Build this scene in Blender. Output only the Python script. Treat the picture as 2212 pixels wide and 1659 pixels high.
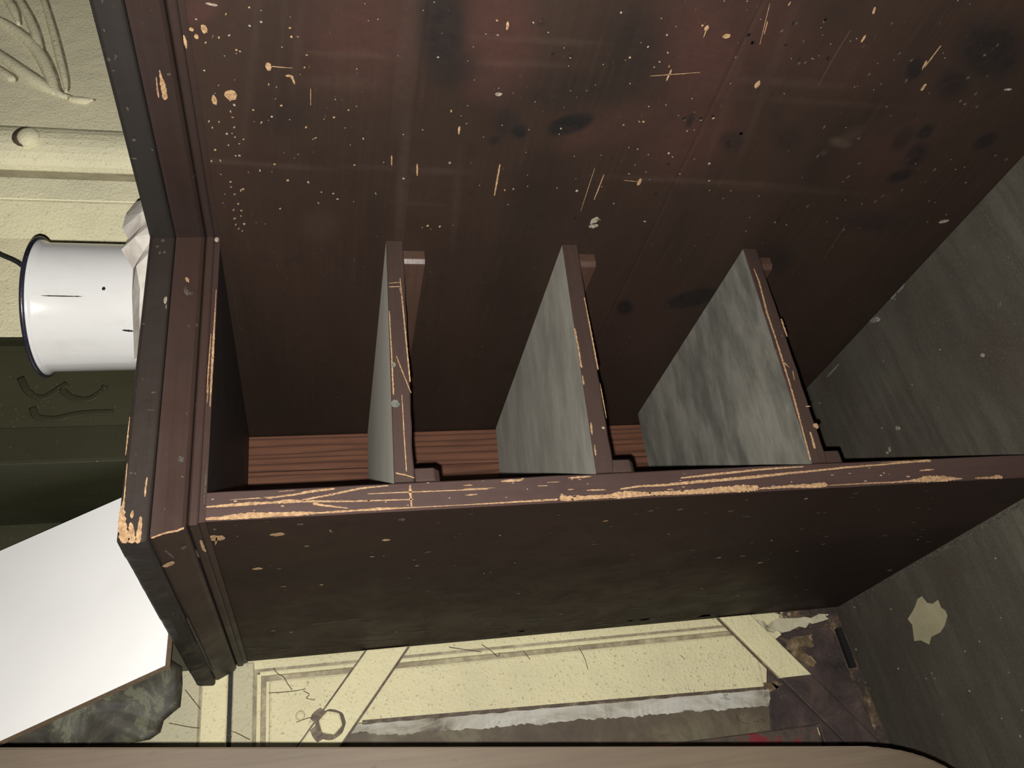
import bpy, bmesh, math, random
from mathutils import Matrix, Vector, noise
import numpy as np

for o in list(bpy.data.objects):
    bpy.data.objects.remove(o, do_unlink=True)
scene = bpy.context.scene
C = scene.collection
random.seed(7)

# ------------------------------------------------------------------ camera, light, exposure
# The phone was held on its side: image left is up in the room, image top is right.
cam = bpy.data.cameras.new('camera')
cam.sensor_width = 36.0
cam.sensor_fit = 'HORIZONTAL'
cam.lens = 36.0 * 1788.92 / 2212.0
cam.clip_start = 0.01
camo = bpy.data.objects.new('camera', cam)
C.objects.link(camo)
RT = ((-0.13849383, -0.19018494, -0.97193063), (-0.85074888, 0.52524856, 0.01844690), (0.50699684, 0.82942368, -0.23454331))
CAM = Vector((-0.50488602, -0.57340558, -0.07556014))
m = Matrix.Identity(4)
for i in range(3):
    m[i][0] = RT[0][i]; m[i][1] = -RT[1][i]; m[i][2] = -RT[2][i]; m[i][3] = CAM[i]
camo.matrix_world = m
scene.camera = camo

world = bpy.data.worlds.new('world')
scene.world = world
world.use_nodes = True
bg = world.node_tree.nodes['Background']
bg.inputs[0].default_value = (1.0, 0.93, 0.82, 1)
bg.inputs[1].default_value = 0.004

# the phone's flash: a small bright lamp a centimetre from the lens
fl = bpy.data.lights.new('flash', 'POINT')
fl.energy = 45.0
fl.color = (1.0, 0.965, 0.90)
fl.shadow_soft_size = 0.0025
flo = bpy.data.objects.new('flash', fl)
C.objects.link(flo)
flo.location = CAM + Vector(RT[0]) * -0.006 + Vector(RT[1]) * 0.012

scene.view_settings.view_transform = 'Standard'
scene.view_settings.look = 'None'
scene.view_settings.exposure = 0.0
scene.view_settings.gamma = 1.0
scene.view_settings.use_curve_mapping = False

# ------------------------------------------------------------------ helpers
def tag(o, label=None, cat=None, group=None, kind=None):
    if label: o['label'] = label
    if cat: o['category'] = cat
    if group: o['group'] = group
    if kind: o['kind'] = kind
    return o

def origin_of(p):
    """World origin of an (unrotated, unscaled) parent."""
    v = Vector((0, 0, 0))
    while p is not None:
        v += Vector(p.location); p = p.parent
    return v

def link(name, me, mats, parent=None, smooth=False, loc=None):
    """Mesh data come in room coordinates; the object's origin is put at loc or at its parent's."""
    base = Vector(loc) if loc is not None else origin_of(parent)
    me.transform(Matrix.Translation(-base))
    for mt in (mats if isinstance(mats, (list, tuple)) else [mats]):
        me.materials.append(mt)
    if smooth:
        me.polygons.foreach_set('use_smooth', [True] * len(me.polygons))
    o = bpy.data.objects.new(name, me)
    C.objects.link(o)
    if parent is not None:
        o.parent = parent
        o.location = base - origin_of(parent)
    else:
        o.location = base
    return o

def thing(name, loc, label, cat, group=None):
    o = bpy.data.objects.new(name, None)
    C.objects.link(o)
    o.location = loc
    o.empty_display_size = 0.02
    return tag(o, label, cat, group)

def bm_mesh(bm, name='m'):
    me = bpy.data.meshes.new(name)
    bmesh.ops.recalc_face_normals(bm, faces=bm.faces)
    bm.to_mesh(me); bm.free()
    return me

def prism_mesh(poly, axis, a, b, bevel=0.0, seg=1):
    """poly: 2D points in the two remaining axes (in axis order), extruded along axis from a to b."""
    bm = bmesh.new()
    def P(u, v, w):
        return {0: (w, u, v), 1: (u, w, v), 2: (u, v, w)}[axis]
    lo = [bm.verts.new(P(u, v, a)) for u, v in poly]
    hi = [bm.verts.new(P(u, v, b)) for u, v in poly]
    n = len(poly)
    bm.faces.new(lo); bm.faces.new(hi[::-1])
    for i in range(n):
        bm.faces.new((lo[i], lo[(i + 1) % n], hi[(i + 1) % n], hi[i]))
    bmesh.ops.recalc_face_normals(bm, faces=bm.faces)
    if bevel:
        bmesh.ops.bevel(bm, geom=list(bm.edges), offset=bevel, segments=seg, affect='EDGES', profile=0.6)
    return bm_mesh(bm)

def box_mesh(x0, x1, y0, y1, z0, z1, bevel=0.0, seg=1):
    return prism_mesh([(x0, y0), (x1, y0), (x1, y1), (x0, y1)], 2, min(z0, z1), max(z0, z1), bevel, seg)

def hex_mesh(corners, bevel=0.0):
    """eight corners: four of one end, four of the other, in matching order."""
    bm = bmesh.new()
    v = [bm.verts.new(c) for c in corners]
    for f in ((0, 1, 2, 3), (7, 6, 5, 4), (0, 1, 5, 4), (1, 2, 6, 5), (2, 3, 7, 6), (3, 0, 4, 7)):
        bm.faces.new([v[i] for i in f])
    bmesh.ops.recalc_face_normals(bm, faces=bm.faces)
    if bevel:
        bmesh.ops.bevel(bm, geom=list(bm.edges), offset=bevel, segments=1, affect='EDGES')
    return bm_mesh(bm)

def tube_mesh(pts, r, sides=8, flat=None, flat_axis=None):
    """round bar along pts; r one radius or one per point; flat squashes it along flat_axis."""
    pts = [Vector(p) for p in pts]
    rs = r if isinstance(r, (list, tuple)) else [r] * len(pts)
    bm = bmesh.new()
    rings = []
    for i, p in enumerate(pts):
        t = (pts[min(i + 1, len(pts) - 1)] - pts[max(i - 1, 0)]).normalized()
        up = Vector(flat_axis) if flat_axis else Vector((0, 0, 1))
        if abs(t.dot(up)) > 0.95: up = Vector((1, 0, 0))
        a = t.cross(up).normalized(); b = t.cross(a).normalized()
        k = flat if flat else 1.0
        rings.append([bm.verts.new(p + a * math.cos(2 * math.pi * s / sides) * rs[i] + b * math.sin(2 * math.pi * s / sides) * rs[i] * k) for s in range(sides)])
    for A, B in zip(rings, rings[1:]):
        for s in range(sides):
            bm.faces.new((A[s], A[(s + 1) % sides], B[(s + 1) % sides], B[s]))
    bm.faces.new(rings[0][::-1]); bm.faces.new(rings[-1])
    return bm_mesh(bm)

def smooth_path(pts, n=6):
    """Catmull-Rom through pts."""
    P = [Vector(p) for p in pts]
    P = [P[0] * 2 - P[1]] + P + [P[-1] * 2 - P[-2]]
    out = []
    for i in range(1, len(P) - 2):
        for k in range(n):
            t = k / n
            out.append(0.5 * ((2 * P[i]) + (P[i + 1] - P[i - 1]) * t + (2 * P[i - 1] - 5 * P[i] + 4 * P[i + 1] - P[i + 2]) * t * t + (3 * P[i] - P[i - 1] - 3 * P[i + 1] + P[i + 2]) * t ** 3))
    out.append(P[-2])
    return out

# ------------------------------------------------------------------ materials
class NT:
    def __init__(s, name):
        s.m = bpy.data.materials.new(name); s.m.use_nodes = True
        s.t = s.m.node_tree; s.b = s.t.nodes['Principled BSDF']
    def n(s, typ, **kw):
        nd = s.t.nodes.new(typ)
        for k, v in kw.items():
            if k.startswith('_'): setattr(nd, k[1:], v)
            else: nd.inputs[k.replace('9', ' ')].default_value = v
        return nd
    def l(s, a, b): s.t.links.new(a, b)
    def coords(s, scale=(1, 1, 1), rot=(0, 0, 0)):
        g = s.n('ShaderNodeNewGeometry')
        mp = s.n('ShaderNodeMapping'); mp.inputs['Scale'].default_value = scale; mp.inputs['Rotation'].default_value = rot
        s.l(g.outputs['Position'], mp.inputs['Vector'])
        return mp.outputs['Vector']
    def noise(s, scale, detail=4, rough=0.55, sc=(1, 1, 1), rot=(0, 0, 0), dist=0.0):
        nd = s.n('ShaderNodeTexNoise', Scale=scale, Detail=detail, Roughness=rough, Distortion=dist)
        s.l(s.coords(sc, rot), nd.inputs['Vector'])
        return nd.outputs['Fac']
    def ramp(s, f, stops, interp='LINEAR'):
        r = s.n('ShaderNodeValToRGB'); r.color_ramp.interpolation = interp
        el = r.color_ramp.elements
        while len(el) < len(stops): el.new(0.5)
        for e, (p, c) in zip(el, stops):
            e.position = p; e.color = (*c, 1) if len(c) == 3 else c
        s.l(f, r.inputs['Fac'])
        return r.outputs['Color']
    def val(s, f, a, b, lo=0.0, hi=1.0):
        r = s.n('ShaderNodeMapRange')
        r.inputs['From Min'].default_value = a; r.inputs['From Max'].default_value = b
        r.inputs['To Min'].default_value = lo; r.inputs['To Max'].default_value = hi
        s.l(f, r.inputs['Value'])
        return r.outputs['Result']
    def mix(s, f, a, b, mode='MIX'):
        x = s.n('ShaderNodeMix', _data_type='RGBA', _blend_type=mode)
        for sock, v in ((x.inputs[0], f), (x.inputs[6], a), (x.inputs[7], b)):
            if hasattr(v, 'is_linked'): s.l(v, sock)
            elif isinstance(v, (int, float)): sock.default_value = v
            else: sock.default_value = (*v, 1)
        return x.outputs[2]
    def math(s, op, a, b):
        x = s.n('ShaderNodeMath', _operation=op)
        for sock, v in ((x.inputs[0], a), (x.inputs[1], b)):
            if hasattr(v, 'is_linked'): s.l(v, sock)
            else: sock.default_value = v
        return x.outputs[0]
    def finish(s, col, rough=0.5, bump=None, bs=0.2, bd=0.001, spec=0.5):
        if hasattr(col, 'is_linked'): s.l(col, s.b.inputs['Base Color'])
        else: s.b.inputs['Base Color'].default_value = (*col, 1)
        if hasattr(rough, 'is_linked'): s.l(rough, s.b.inputs['Roughness'])
        else: s.b.inputs['Roughness'].default_value = rough
        s.b.inputs['Specular IOR Level'].default_value = spec
        if bump is not None:
            b = s.n('ShaderNodeBump', Strength=bs, Distance=bd)
            s.l(bump, b.inputs['Height']); s.l(b.outputs['Normal'], s.b.inputs['Normal'])
        return s.m

def stretch(axis, k=0.06):
    return tuple(k if i == axis else 1.0 for i in range(3))

def wood(name, dark, mid, light, axis, scale=60, rough=0.5, spec=0.4, attr=False, chips=0.0):
    t = NT(name)
    big = t.noise(9, 4, 0.6, stretch(axis, 0.25))
    grain = t.noise(scale * 4, 5, 0.65, stretch(axis, 0.03))
    blot = t.noise(22, 5, 0.65, dist=0.6)
    base = t.mix(t.val(big, 0.3, 0.72), dark, mid)
    base = t.mix(t.val(t.math('MULTIPLY', t.val(grain, 0.42, 0.8), t.val(t.noise(13, 3, 0.6), 0.35, 0.7)), 0, 1, 0, 0.5), base, light)
    base = t.mix(t.val(blot, 0.55, 0.8, 0, 0.5), base, tuple(c * 0.45 for c in dark))
    if attr:
        a = t.n('ShaderNodeAttribute', _attribute_name='stain')
        sp = t.n('ShaderNodeSeparateColor'); t.l(a.outputs['Color'], sp.inputs['Color'])
        wob = t.noise(120, 4, 0.7)
        edge = lambda ch: t.math('MULTIPLY', ch, t.val(wob, 0.25, 0.65, 0.55, 1.25))
        base = t.mix(edge(sp.outputs['Green']), base, (0.043, 0.0195, 0.0160))
        base = t.mix(t.val(t.noise(900, 3, 0.7), 0.4, 0.75, 0, 0.22), base, light)
        base = t.mix(edge(sp.outputs['Blue']), base, (0.056, 0.039, 0.030))
        base = t.mix(edge(sp.outputs['Red']), base, (0.0085, 0.0080, 0.0082))
    if chips:
        sp1 = t.noise(420, 2, 0.5, stretch(axis, 0.3)); sp2 = t.noise(14, 3, 0.5)
        msk = t.math('MULTIPLY', t.val(sp1, 0.70, 0.74), t.val(sp2, 0.5, 0.62))
        base = t.mix(t.math('MULTIPLY', msk, chips), base, (0.16, 0.105, 0.06))
    return t.finish(base, t.val(blot, 0.3, 0.8, rough - 0.08, rough + 0.15), grain, 0.25, 0.0004, spec)

M = {}
M['side'] = wood('varnished_side_plank', (0.0170, 0.0110, 0.0085), (0.0285, 0.0167, 0.0124), (0.039, 0.0245, 0.0178), 1, 60, 0.6, 0.14, True, 0.35)
M['stile'] = wood('varnished_stile', (0.0128, 0.0074, 0.0058), (0.0215, 0.0114, 0.0087), (0.0260, 0.0142, 0.0108), 2, 50, 0.6, 0.2, False, 0.3)
M['edge'] = wood('worn_edge', (0.036, 0.020, 0.0175), (0.055, 0.032, 0.028), (0.074, 0.048, 0.040), 2, 60, 0.5, 0.4, False, 0.5)
M['shelf_edge'] = wood('shelf_edge_varnish', (0.029, 0.0175, 0.0145), (0.046, 0.0275, 0.0230), (0.058, 0.038, 0.031), 0, 60, 0.55, 0.3, False, 0.6)
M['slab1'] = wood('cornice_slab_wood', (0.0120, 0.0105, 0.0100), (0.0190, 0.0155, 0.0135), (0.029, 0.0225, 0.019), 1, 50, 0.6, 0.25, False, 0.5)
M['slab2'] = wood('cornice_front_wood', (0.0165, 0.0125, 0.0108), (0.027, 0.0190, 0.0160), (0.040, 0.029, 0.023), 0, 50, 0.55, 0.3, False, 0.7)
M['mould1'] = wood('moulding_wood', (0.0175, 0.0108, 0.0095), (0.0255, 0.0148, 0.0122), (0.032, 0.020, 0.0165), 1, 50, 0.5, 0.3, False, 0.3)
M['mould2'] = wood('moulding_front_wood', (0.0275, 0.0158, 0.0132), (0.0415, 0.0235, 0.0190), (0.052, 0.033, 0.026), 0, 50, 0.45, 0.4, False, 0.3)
M['cleat'] = wood('cleat_wood', (0.040, 0.022, 0.0165), (0.066, 0.037, 0.027), (0.10, 0.066, 0.052), 1, 60, 0.32, 0.5)
M['inner'] = wood('inner_wood', (0.013, 0.009, 0.007), (0.021, 0.013, 0.010), (0.028, 0.018, 0.013), 1, 50, 0.6, 0.3)

def back_wood():
    t = NT('red_brown_back_plank')
    wav = t.n('ShaderNodeTexWave', Scale=34.0, Distortion=8.0, Detail=3.0, _bands_direction='X')
    wav.inputs['Detail Scale'].default_value = 1.5
    t.l(t.coords((1, 1, 0.05)), wav.inputs['Vector'])
    g = t.noise(260, 4, 0.6, (1, 1, 0.04)); b = t.noise(25, 4, 0.6, (1, 1, 0.5))
    col = t.ramp(wav.outputs['Fac'], [(0.0, (0.150, 0.066, 0.038)), (0.78, (0.126, 0.053, 0.030)), (0.94, (0.080, 0.034, 0.021)), (1.0, (0.058, 0.025, 0.017))])
    col = t.mix(t.val(g, 0.4, 0.75, 0, 0.55), col, (0.075, 0.036, 0.024))
    col = t.mix(t.val(b, 0.45, 0.75, 0, 0.5), col, (0.070, 0.031, 0.022))
    return t.finish(col, 0.55, g, 0.2, 0.0004, 0.3)
M['back'] = back_wood()

def dust_grey():
    t = NT('dusty_grey_shelf_top')
    a = t.noise(26, 5, 0.65, (0.35, 1, 1)); b = t.noise(160, 5, 0.7, (0.2, 1, 1)); c = t.noise(24, 4, 0.6, (0.35, 1, 1), (0, 0, 0.15)); s = t.noise(900, 2, 0.5)
    col = t.ramp(a, [(0.34, (0.073, 0.070, 0.060)), (0.47, (0.131, 0.126, 0.108)), (0.60, (0.184, 0.176, 0.152))])
    col = t.mix(t.val(c, 0.47, 0.64, 0, 0.85), col, (0.040, 0.042, 0.037))
    col = t.mix(t.val(b, 0.4, 0.75, 0, 0.4), col, (0.090, 0.090, 0.079))
    col = t.mix(t.val(s, 0.70, 0.75, 0, 0.8), col, (0.36, 0.36, 0.32))
    m_ = t.finish(col, 0.9, b, 0.3, 0.0004, 0.1)
    t.b.inputs['Sheen Weight'].default_value = 0.15
    t.b.inputs['Sheen Roughness'].default_value = 0.5
    t.b.inputs['Sheen Tint'].default_value = (0.88, 0.83, 0.72, 1)
    return m_
M['dust'] = dust_grey()

def cream(name, c, dirt=0.6, rust_z=None):
    t = NT(name)
    lump = t.noise(38, 5, 0.6); pit = t.noise(330, 3, 0.6); big = t.noise(7, 4, 0.6); crk = t.noise(75, 6, 0.7, dist=1.5)
    col = t.mix(t.val(big, 0.3, 0.75), c, tuple(v * k for v, k in zip(c, (0.80, 0.80, 0.84))))
    col = t.mix(t.val(pit, 0.61, 0.70, 0, dirt), col, (0.19, 0.16, 0.105))
    n1 = t.math('ABSOLUTE', t.math('SUBTRACT', crk, 0.5), 0.0)
    msk = t.math('MULTIPLY', t.val(n1, 0.0, 0.006, 1, 0), t.val(big, 0.5, 0.66))
    col = t.mix(t.math('MULTIPLY', msk, dirt), col, (0.14, 0.11, 0.075))
    if rust_z is not None:
        g = t.n('ShaderNodeNewGeometry'); sx = t.n('ShaderNodeSeparateXYZ'); t.l(g.outputs['Position'], sx.inputs[0])
        rn = t.noise(24, 6, 0.7)
        h = t.math('ADD', t.val(sx.outputs['Z'], rust_z - 0.05, rust_z + 0.06, 1.0, 0.0), t.val(rn, 0.25, 0.75, -0.5, 0.5))
        rc = t.ramp(t.noise(60, 5, 0.7), [(0.3, (0.022, 0.017, 0.015)), (0.5, (0.055, 0.040, 0.034)), (0.62, (0.12, 0.08, 0.045)), (0.70, (0.30, 0.27, 0.18)), (0.8, (0.05, 0.042, 0.036))])
        col = t.mix(t.val(h, 0.45, 0.55), col, rc)
    bump = t.math('ADD', lump, t.math('MULTIPLY', pit, 0.5))
    return t.finish(col, 0.6, bump, 0.75, 0.0030, 0.3)
CR = (0.62, 0.57, 0.355)
M['cream'] = cream('cream_wall_paint', CR, 0.65, -0.665)
M['cream2'] = cream('cream_gloss_paint', (0.63, 0.58, 0.36), 0.45)
M['cream_dull'] = cream('dull_cream_paint', (0.44, 0.41, 0.275), 0.6)
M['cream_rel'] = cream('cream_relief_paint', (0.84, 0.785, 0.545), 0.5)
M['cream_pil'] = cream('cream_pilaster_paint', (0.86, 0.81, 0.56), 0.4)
M['cream_pil2'] = cream('cream_pilaster_side_paint', (0.74, 0.69, 0.465), 0.45)  # dimmer copy of the pilaster cream, relief shading put into the colour

def mottled(name, cols, scale=18, rough=0.6, spec=0.3, sc=(1, 1, 1), bs=0.3):
    t = NT(name)
    a = t.noise(scale, 6, 0.7, sc, dist=0.5)
    col = t.ramp(a, cols)
    sp = t.noise(620, 2, 0.5)
    col = t.mix(t.val(sp, 0.72, 0.76, 0, 0.5), col, (0.4, 0.38, 0.33))
    return t.finish(col, rough, a, bs, 0.001, spec)
M['ochre'] = mottled('ochre_stain', [(0.3, (0.05, 0.036, 0.024)), (0.45, (0.085, 0.058, 0.034)), (0.56, (0.15, 0.105, 0.058)), (0.66, (0.28, 0.24, 0.16))], 50)
M['old_cream'] = mottled('cracked_old_cream', [(0.3, (0.10, 0.085, 0.06)), (0.42, (0.40, 0.37, 0.26)), (0.65, (0.50, 0.47, 0.34)), (0.74, (0.14, 0.11, 0.07))], 45)
M['grime_cream'] = mottled('grimy_cream_paint', [(0.3, (0.20, 0.17, 0.11)), (0.5, (0.36, 0.32, 0.21)), (0.7, (0.48, 0.44, 0.29))], 45, sc=(1, 1, 0.4))
M['rust'] = mottled('rusted_brown_metal', [(0.3, (0.018, 0.015, 0.015)), (0.48, (0.046, 0.033, 0.031)), (0.6, (0.066, 0.045, 0.040)), (0.72, (0.10, 0.085, 0.06))], 22)
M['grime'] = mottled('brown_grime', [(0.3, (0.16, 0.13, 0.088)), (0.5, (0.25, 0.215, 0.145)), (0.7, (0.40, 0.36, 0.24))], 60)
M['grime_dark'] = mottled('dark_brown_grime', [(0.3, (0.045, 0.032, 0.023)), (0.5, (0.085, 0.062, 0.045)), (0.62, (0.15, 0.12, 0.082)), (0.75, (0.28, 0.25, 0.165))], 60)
M['taupe'] = mottled('weathered_taupe_paint', [(0.3, (0.058, 0.044, 0.032)), (0.5, (0.088, 0.068, 0.048)), (0.62, (0.13, 0.112, 0.074)), (0.75, (0.07, 0.052, 0.040))], 14)
M['pale'] = mottled('worn_pale_paint', [(0.3, (0.10, 0.078, 0.06)), (0.42, (0.29, 0.27, 0.22)), (0.52, (0.38, 0.365, 0.32)), (0.60, (0.44, 0.435, 0.395)), (0.68, (0.14, 0.11, 0.085))], 30, sc=(1, 1, 0.4))
M['redpaint'] = mottled('red_painted_strip', [(0.36, (0.045, 0.034, 0.030)), (0.46, (0.075, 0.058, 0.046)), (0.49, (0.15, 0.018, 0.026)), (0.62, (0.17, 0.02, 0.03)), (0.65, (0.075, 0.06, 0.05))], 12)
M['black'] = mottled('black_grime', [(0.3, (0.005, 0.005, 0.005)), (0.7, (0.010, 0.010, 0.009))], 30)  # flat black on solid boxes, painting the shade of the gaps
M['green'] = mottled('dark_green_gloss_paint', [(0.3, (0.026, 0.026, 0.014)), (0.5, (0.034, 0.034, 0.018)), (0.7, (0.041, 0.040, 0.022))], 6, 0.45, 0.3, (1, 1, 0.3), 0.05)
M['green_m'] = mottled('green_moulding_paint', [(0.3, (0.022, 0.022, 0.012)), (0.7, (0.030, 0.029, 0.016))], 6, 0.5, 0.2)
M['oilcloth'] = mottled('mottled_oilcloth', [(0.28, (0.014, 0.010, 0.013)), (0.42, (0.028, 0.024, 0.018)), (0.50, (0.045, 0.042, 0.028)), (0.56, (0.10, 0.105, 0.066)), (0.63, (0.034, 0.030, 0.022)), (0.8, (0.016, 0.012, 0.015))], 24, 0.55, 0.25, bs=0.03)

def floor_mat():
    t = NT('dusty_floor')
    a = t.noise(5, 5, 0.65); st = t.noise(70, 4, 0.6, (0.12, 1, 1), (0, 0, 0.55)); f = t.noise(420, 4, 0.7); b = t.noise(11, 4, 0.6, (0.5, 1, 1), (0, 0, 0.5))
    col = t.mix(t.val(a, 0.35, 0.7), (0.047, 0.0425, 0.033), (0.073, 0.067, 0.053))
    col = t.mix(t.val(b, 0.45, 0.68, 0, 0.8), col, (0.036, 0.027, 0.019))
    col = t.mix(t.val(st, 0.45, 0.62, 0, 0.75), col, (0.040, 0.034, 0.027))
    col = t.mix(t.val(f, 0.5, 0.8, 0, 0.35), col, (0.115, 0.11, 0.092))
    return t.finish(col, 0.85, f, 0.2, 0.0006, 0.2)
M['floor'] = floor_mat()
M['flake'] = mottled('cream_flake', [(0.3, (0.22, 0.20, 0.125)), (0.7, (0.28, 0.255, 0.165))], 40, 0.7)

def chip_mat(name, a, b, scale=300, c=None, thr=0.60):
    t = NT(name)
    n_ = t.noise(scale, 3, 0.6)
    col = t.mix(t.val(n_, 0.35, 0.65), a, b)
    if c: col = t.mix(t.val(t.noise(650, 4, 0.65), thr, thr + 0.10), col, c)
    return t.finish(col, 0.8, None, spec=0.2)
M['w'] = chip_mat('bare_wood', (0.36, 0.235, 0.130), (0.20, 0.118, 0.062), 300, (0.055, 0.035, 0.028))
M['p'] = chip_mat('pale_speck', (0.30, 0.265, 0.21), (0.13, 0.105, 0.08))
M['q'] = chip_mat('grey_speck', (0.085, 0.076, 0.062), (0.042, 0.035, 0.029), 300, (0.026, 0.02, 0.017), 0.5)
M['r'] = chip_mat('reddish_scratch', (0.070, 0.038, 0.025), (0.046, 0.026, 0.019))
M['g'] = chip_mat('dust_patch', (0.13, 0.135, 0.12), (0.085, 0.088, 0.08))
M['k'] = chip_mat('worm_hole', (0.006, 0.005, 0.0045), (0.010, 0.008, 0.007))

def enamel():
    t = NT('white_enamel')
    sm = t.noise(60, 5, 0.65, (1, 1, 0.5)); sc = t.noise(210, 4, 0.7, (1, 1, 0.6))
    col = t.mix(t.val(sm, 0.52, 0.75, 0, 0.3), (0.53, 0.53, 0.53), (0.40, 0.39, 0.36))
    col = t.mix(t.val(sc, 0.76, 0.79, 0, 0.6), col, (0.22, 0.19, 0.15))
    m_ = t.finish(col, 0.18, None, spec=0.5)
    t.b.inputs['Coat Weight'].default_value = 0.3
    t.b.inputs['Coat Roughness'].default_value = 0.06
    return m_
M['enamel'] = enamel()
M['rim'] = mottled('blue_black_enamel_rim', [(0.35, (0.010, 0.010, 0.014)), (0.6, (0.018, 0.018, 0.034)), (0.75, (0.05, 0.04, 0.03))], 50, 0.3, 0.5)
M['laminate'] = chip_mat('white_laminate', (0.86, 0.86, 0.86), (0.83, 0.83, 0.83), 12)
M['fibre'] = chip_mat('brown_fibreboard', (0.17, 0.12, 0.08), (0.12, 0.085, 0.058))
M['paper'] = chip_mat('crumpled_white_paper', (0.56, 0.53, 0.49), (0.40, 0.36, 0.32), 45)
M['cord'] = chip_mat('black_cord_cover', (0.012, 0.012, 0.012), (0.02, 0.02, 0.02))

def rail_wood():
    t = NT('pale_planed_wood')
    g = t.noise(240, 5, 0.65, (1, 1, 0.04)); b = t.noise(16, 4, 0.6, (1, 1, 0.3)); k = t.noise(70, 2, 0.5, (1, 1, 0.6))
    col = t.mix(t.val(b, 0.3, 0.7), (0.068, 0.050, 0.034), (0.100, 0.075, 0.052))
    col = t.mix(t.val(g, 0.45, 0.8, 0, 0.55), col, (0.05, 0.036, 0.025))
    col = t.mix(t.val(k, 0.70, 0.76, 0, 0.6), col, (0.038, 0.028, 0.02))
    return t.finish(col, 0.6, g, 0.2, 0.0005, 0.3)
M['rail'] = rail_wood()

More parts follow.
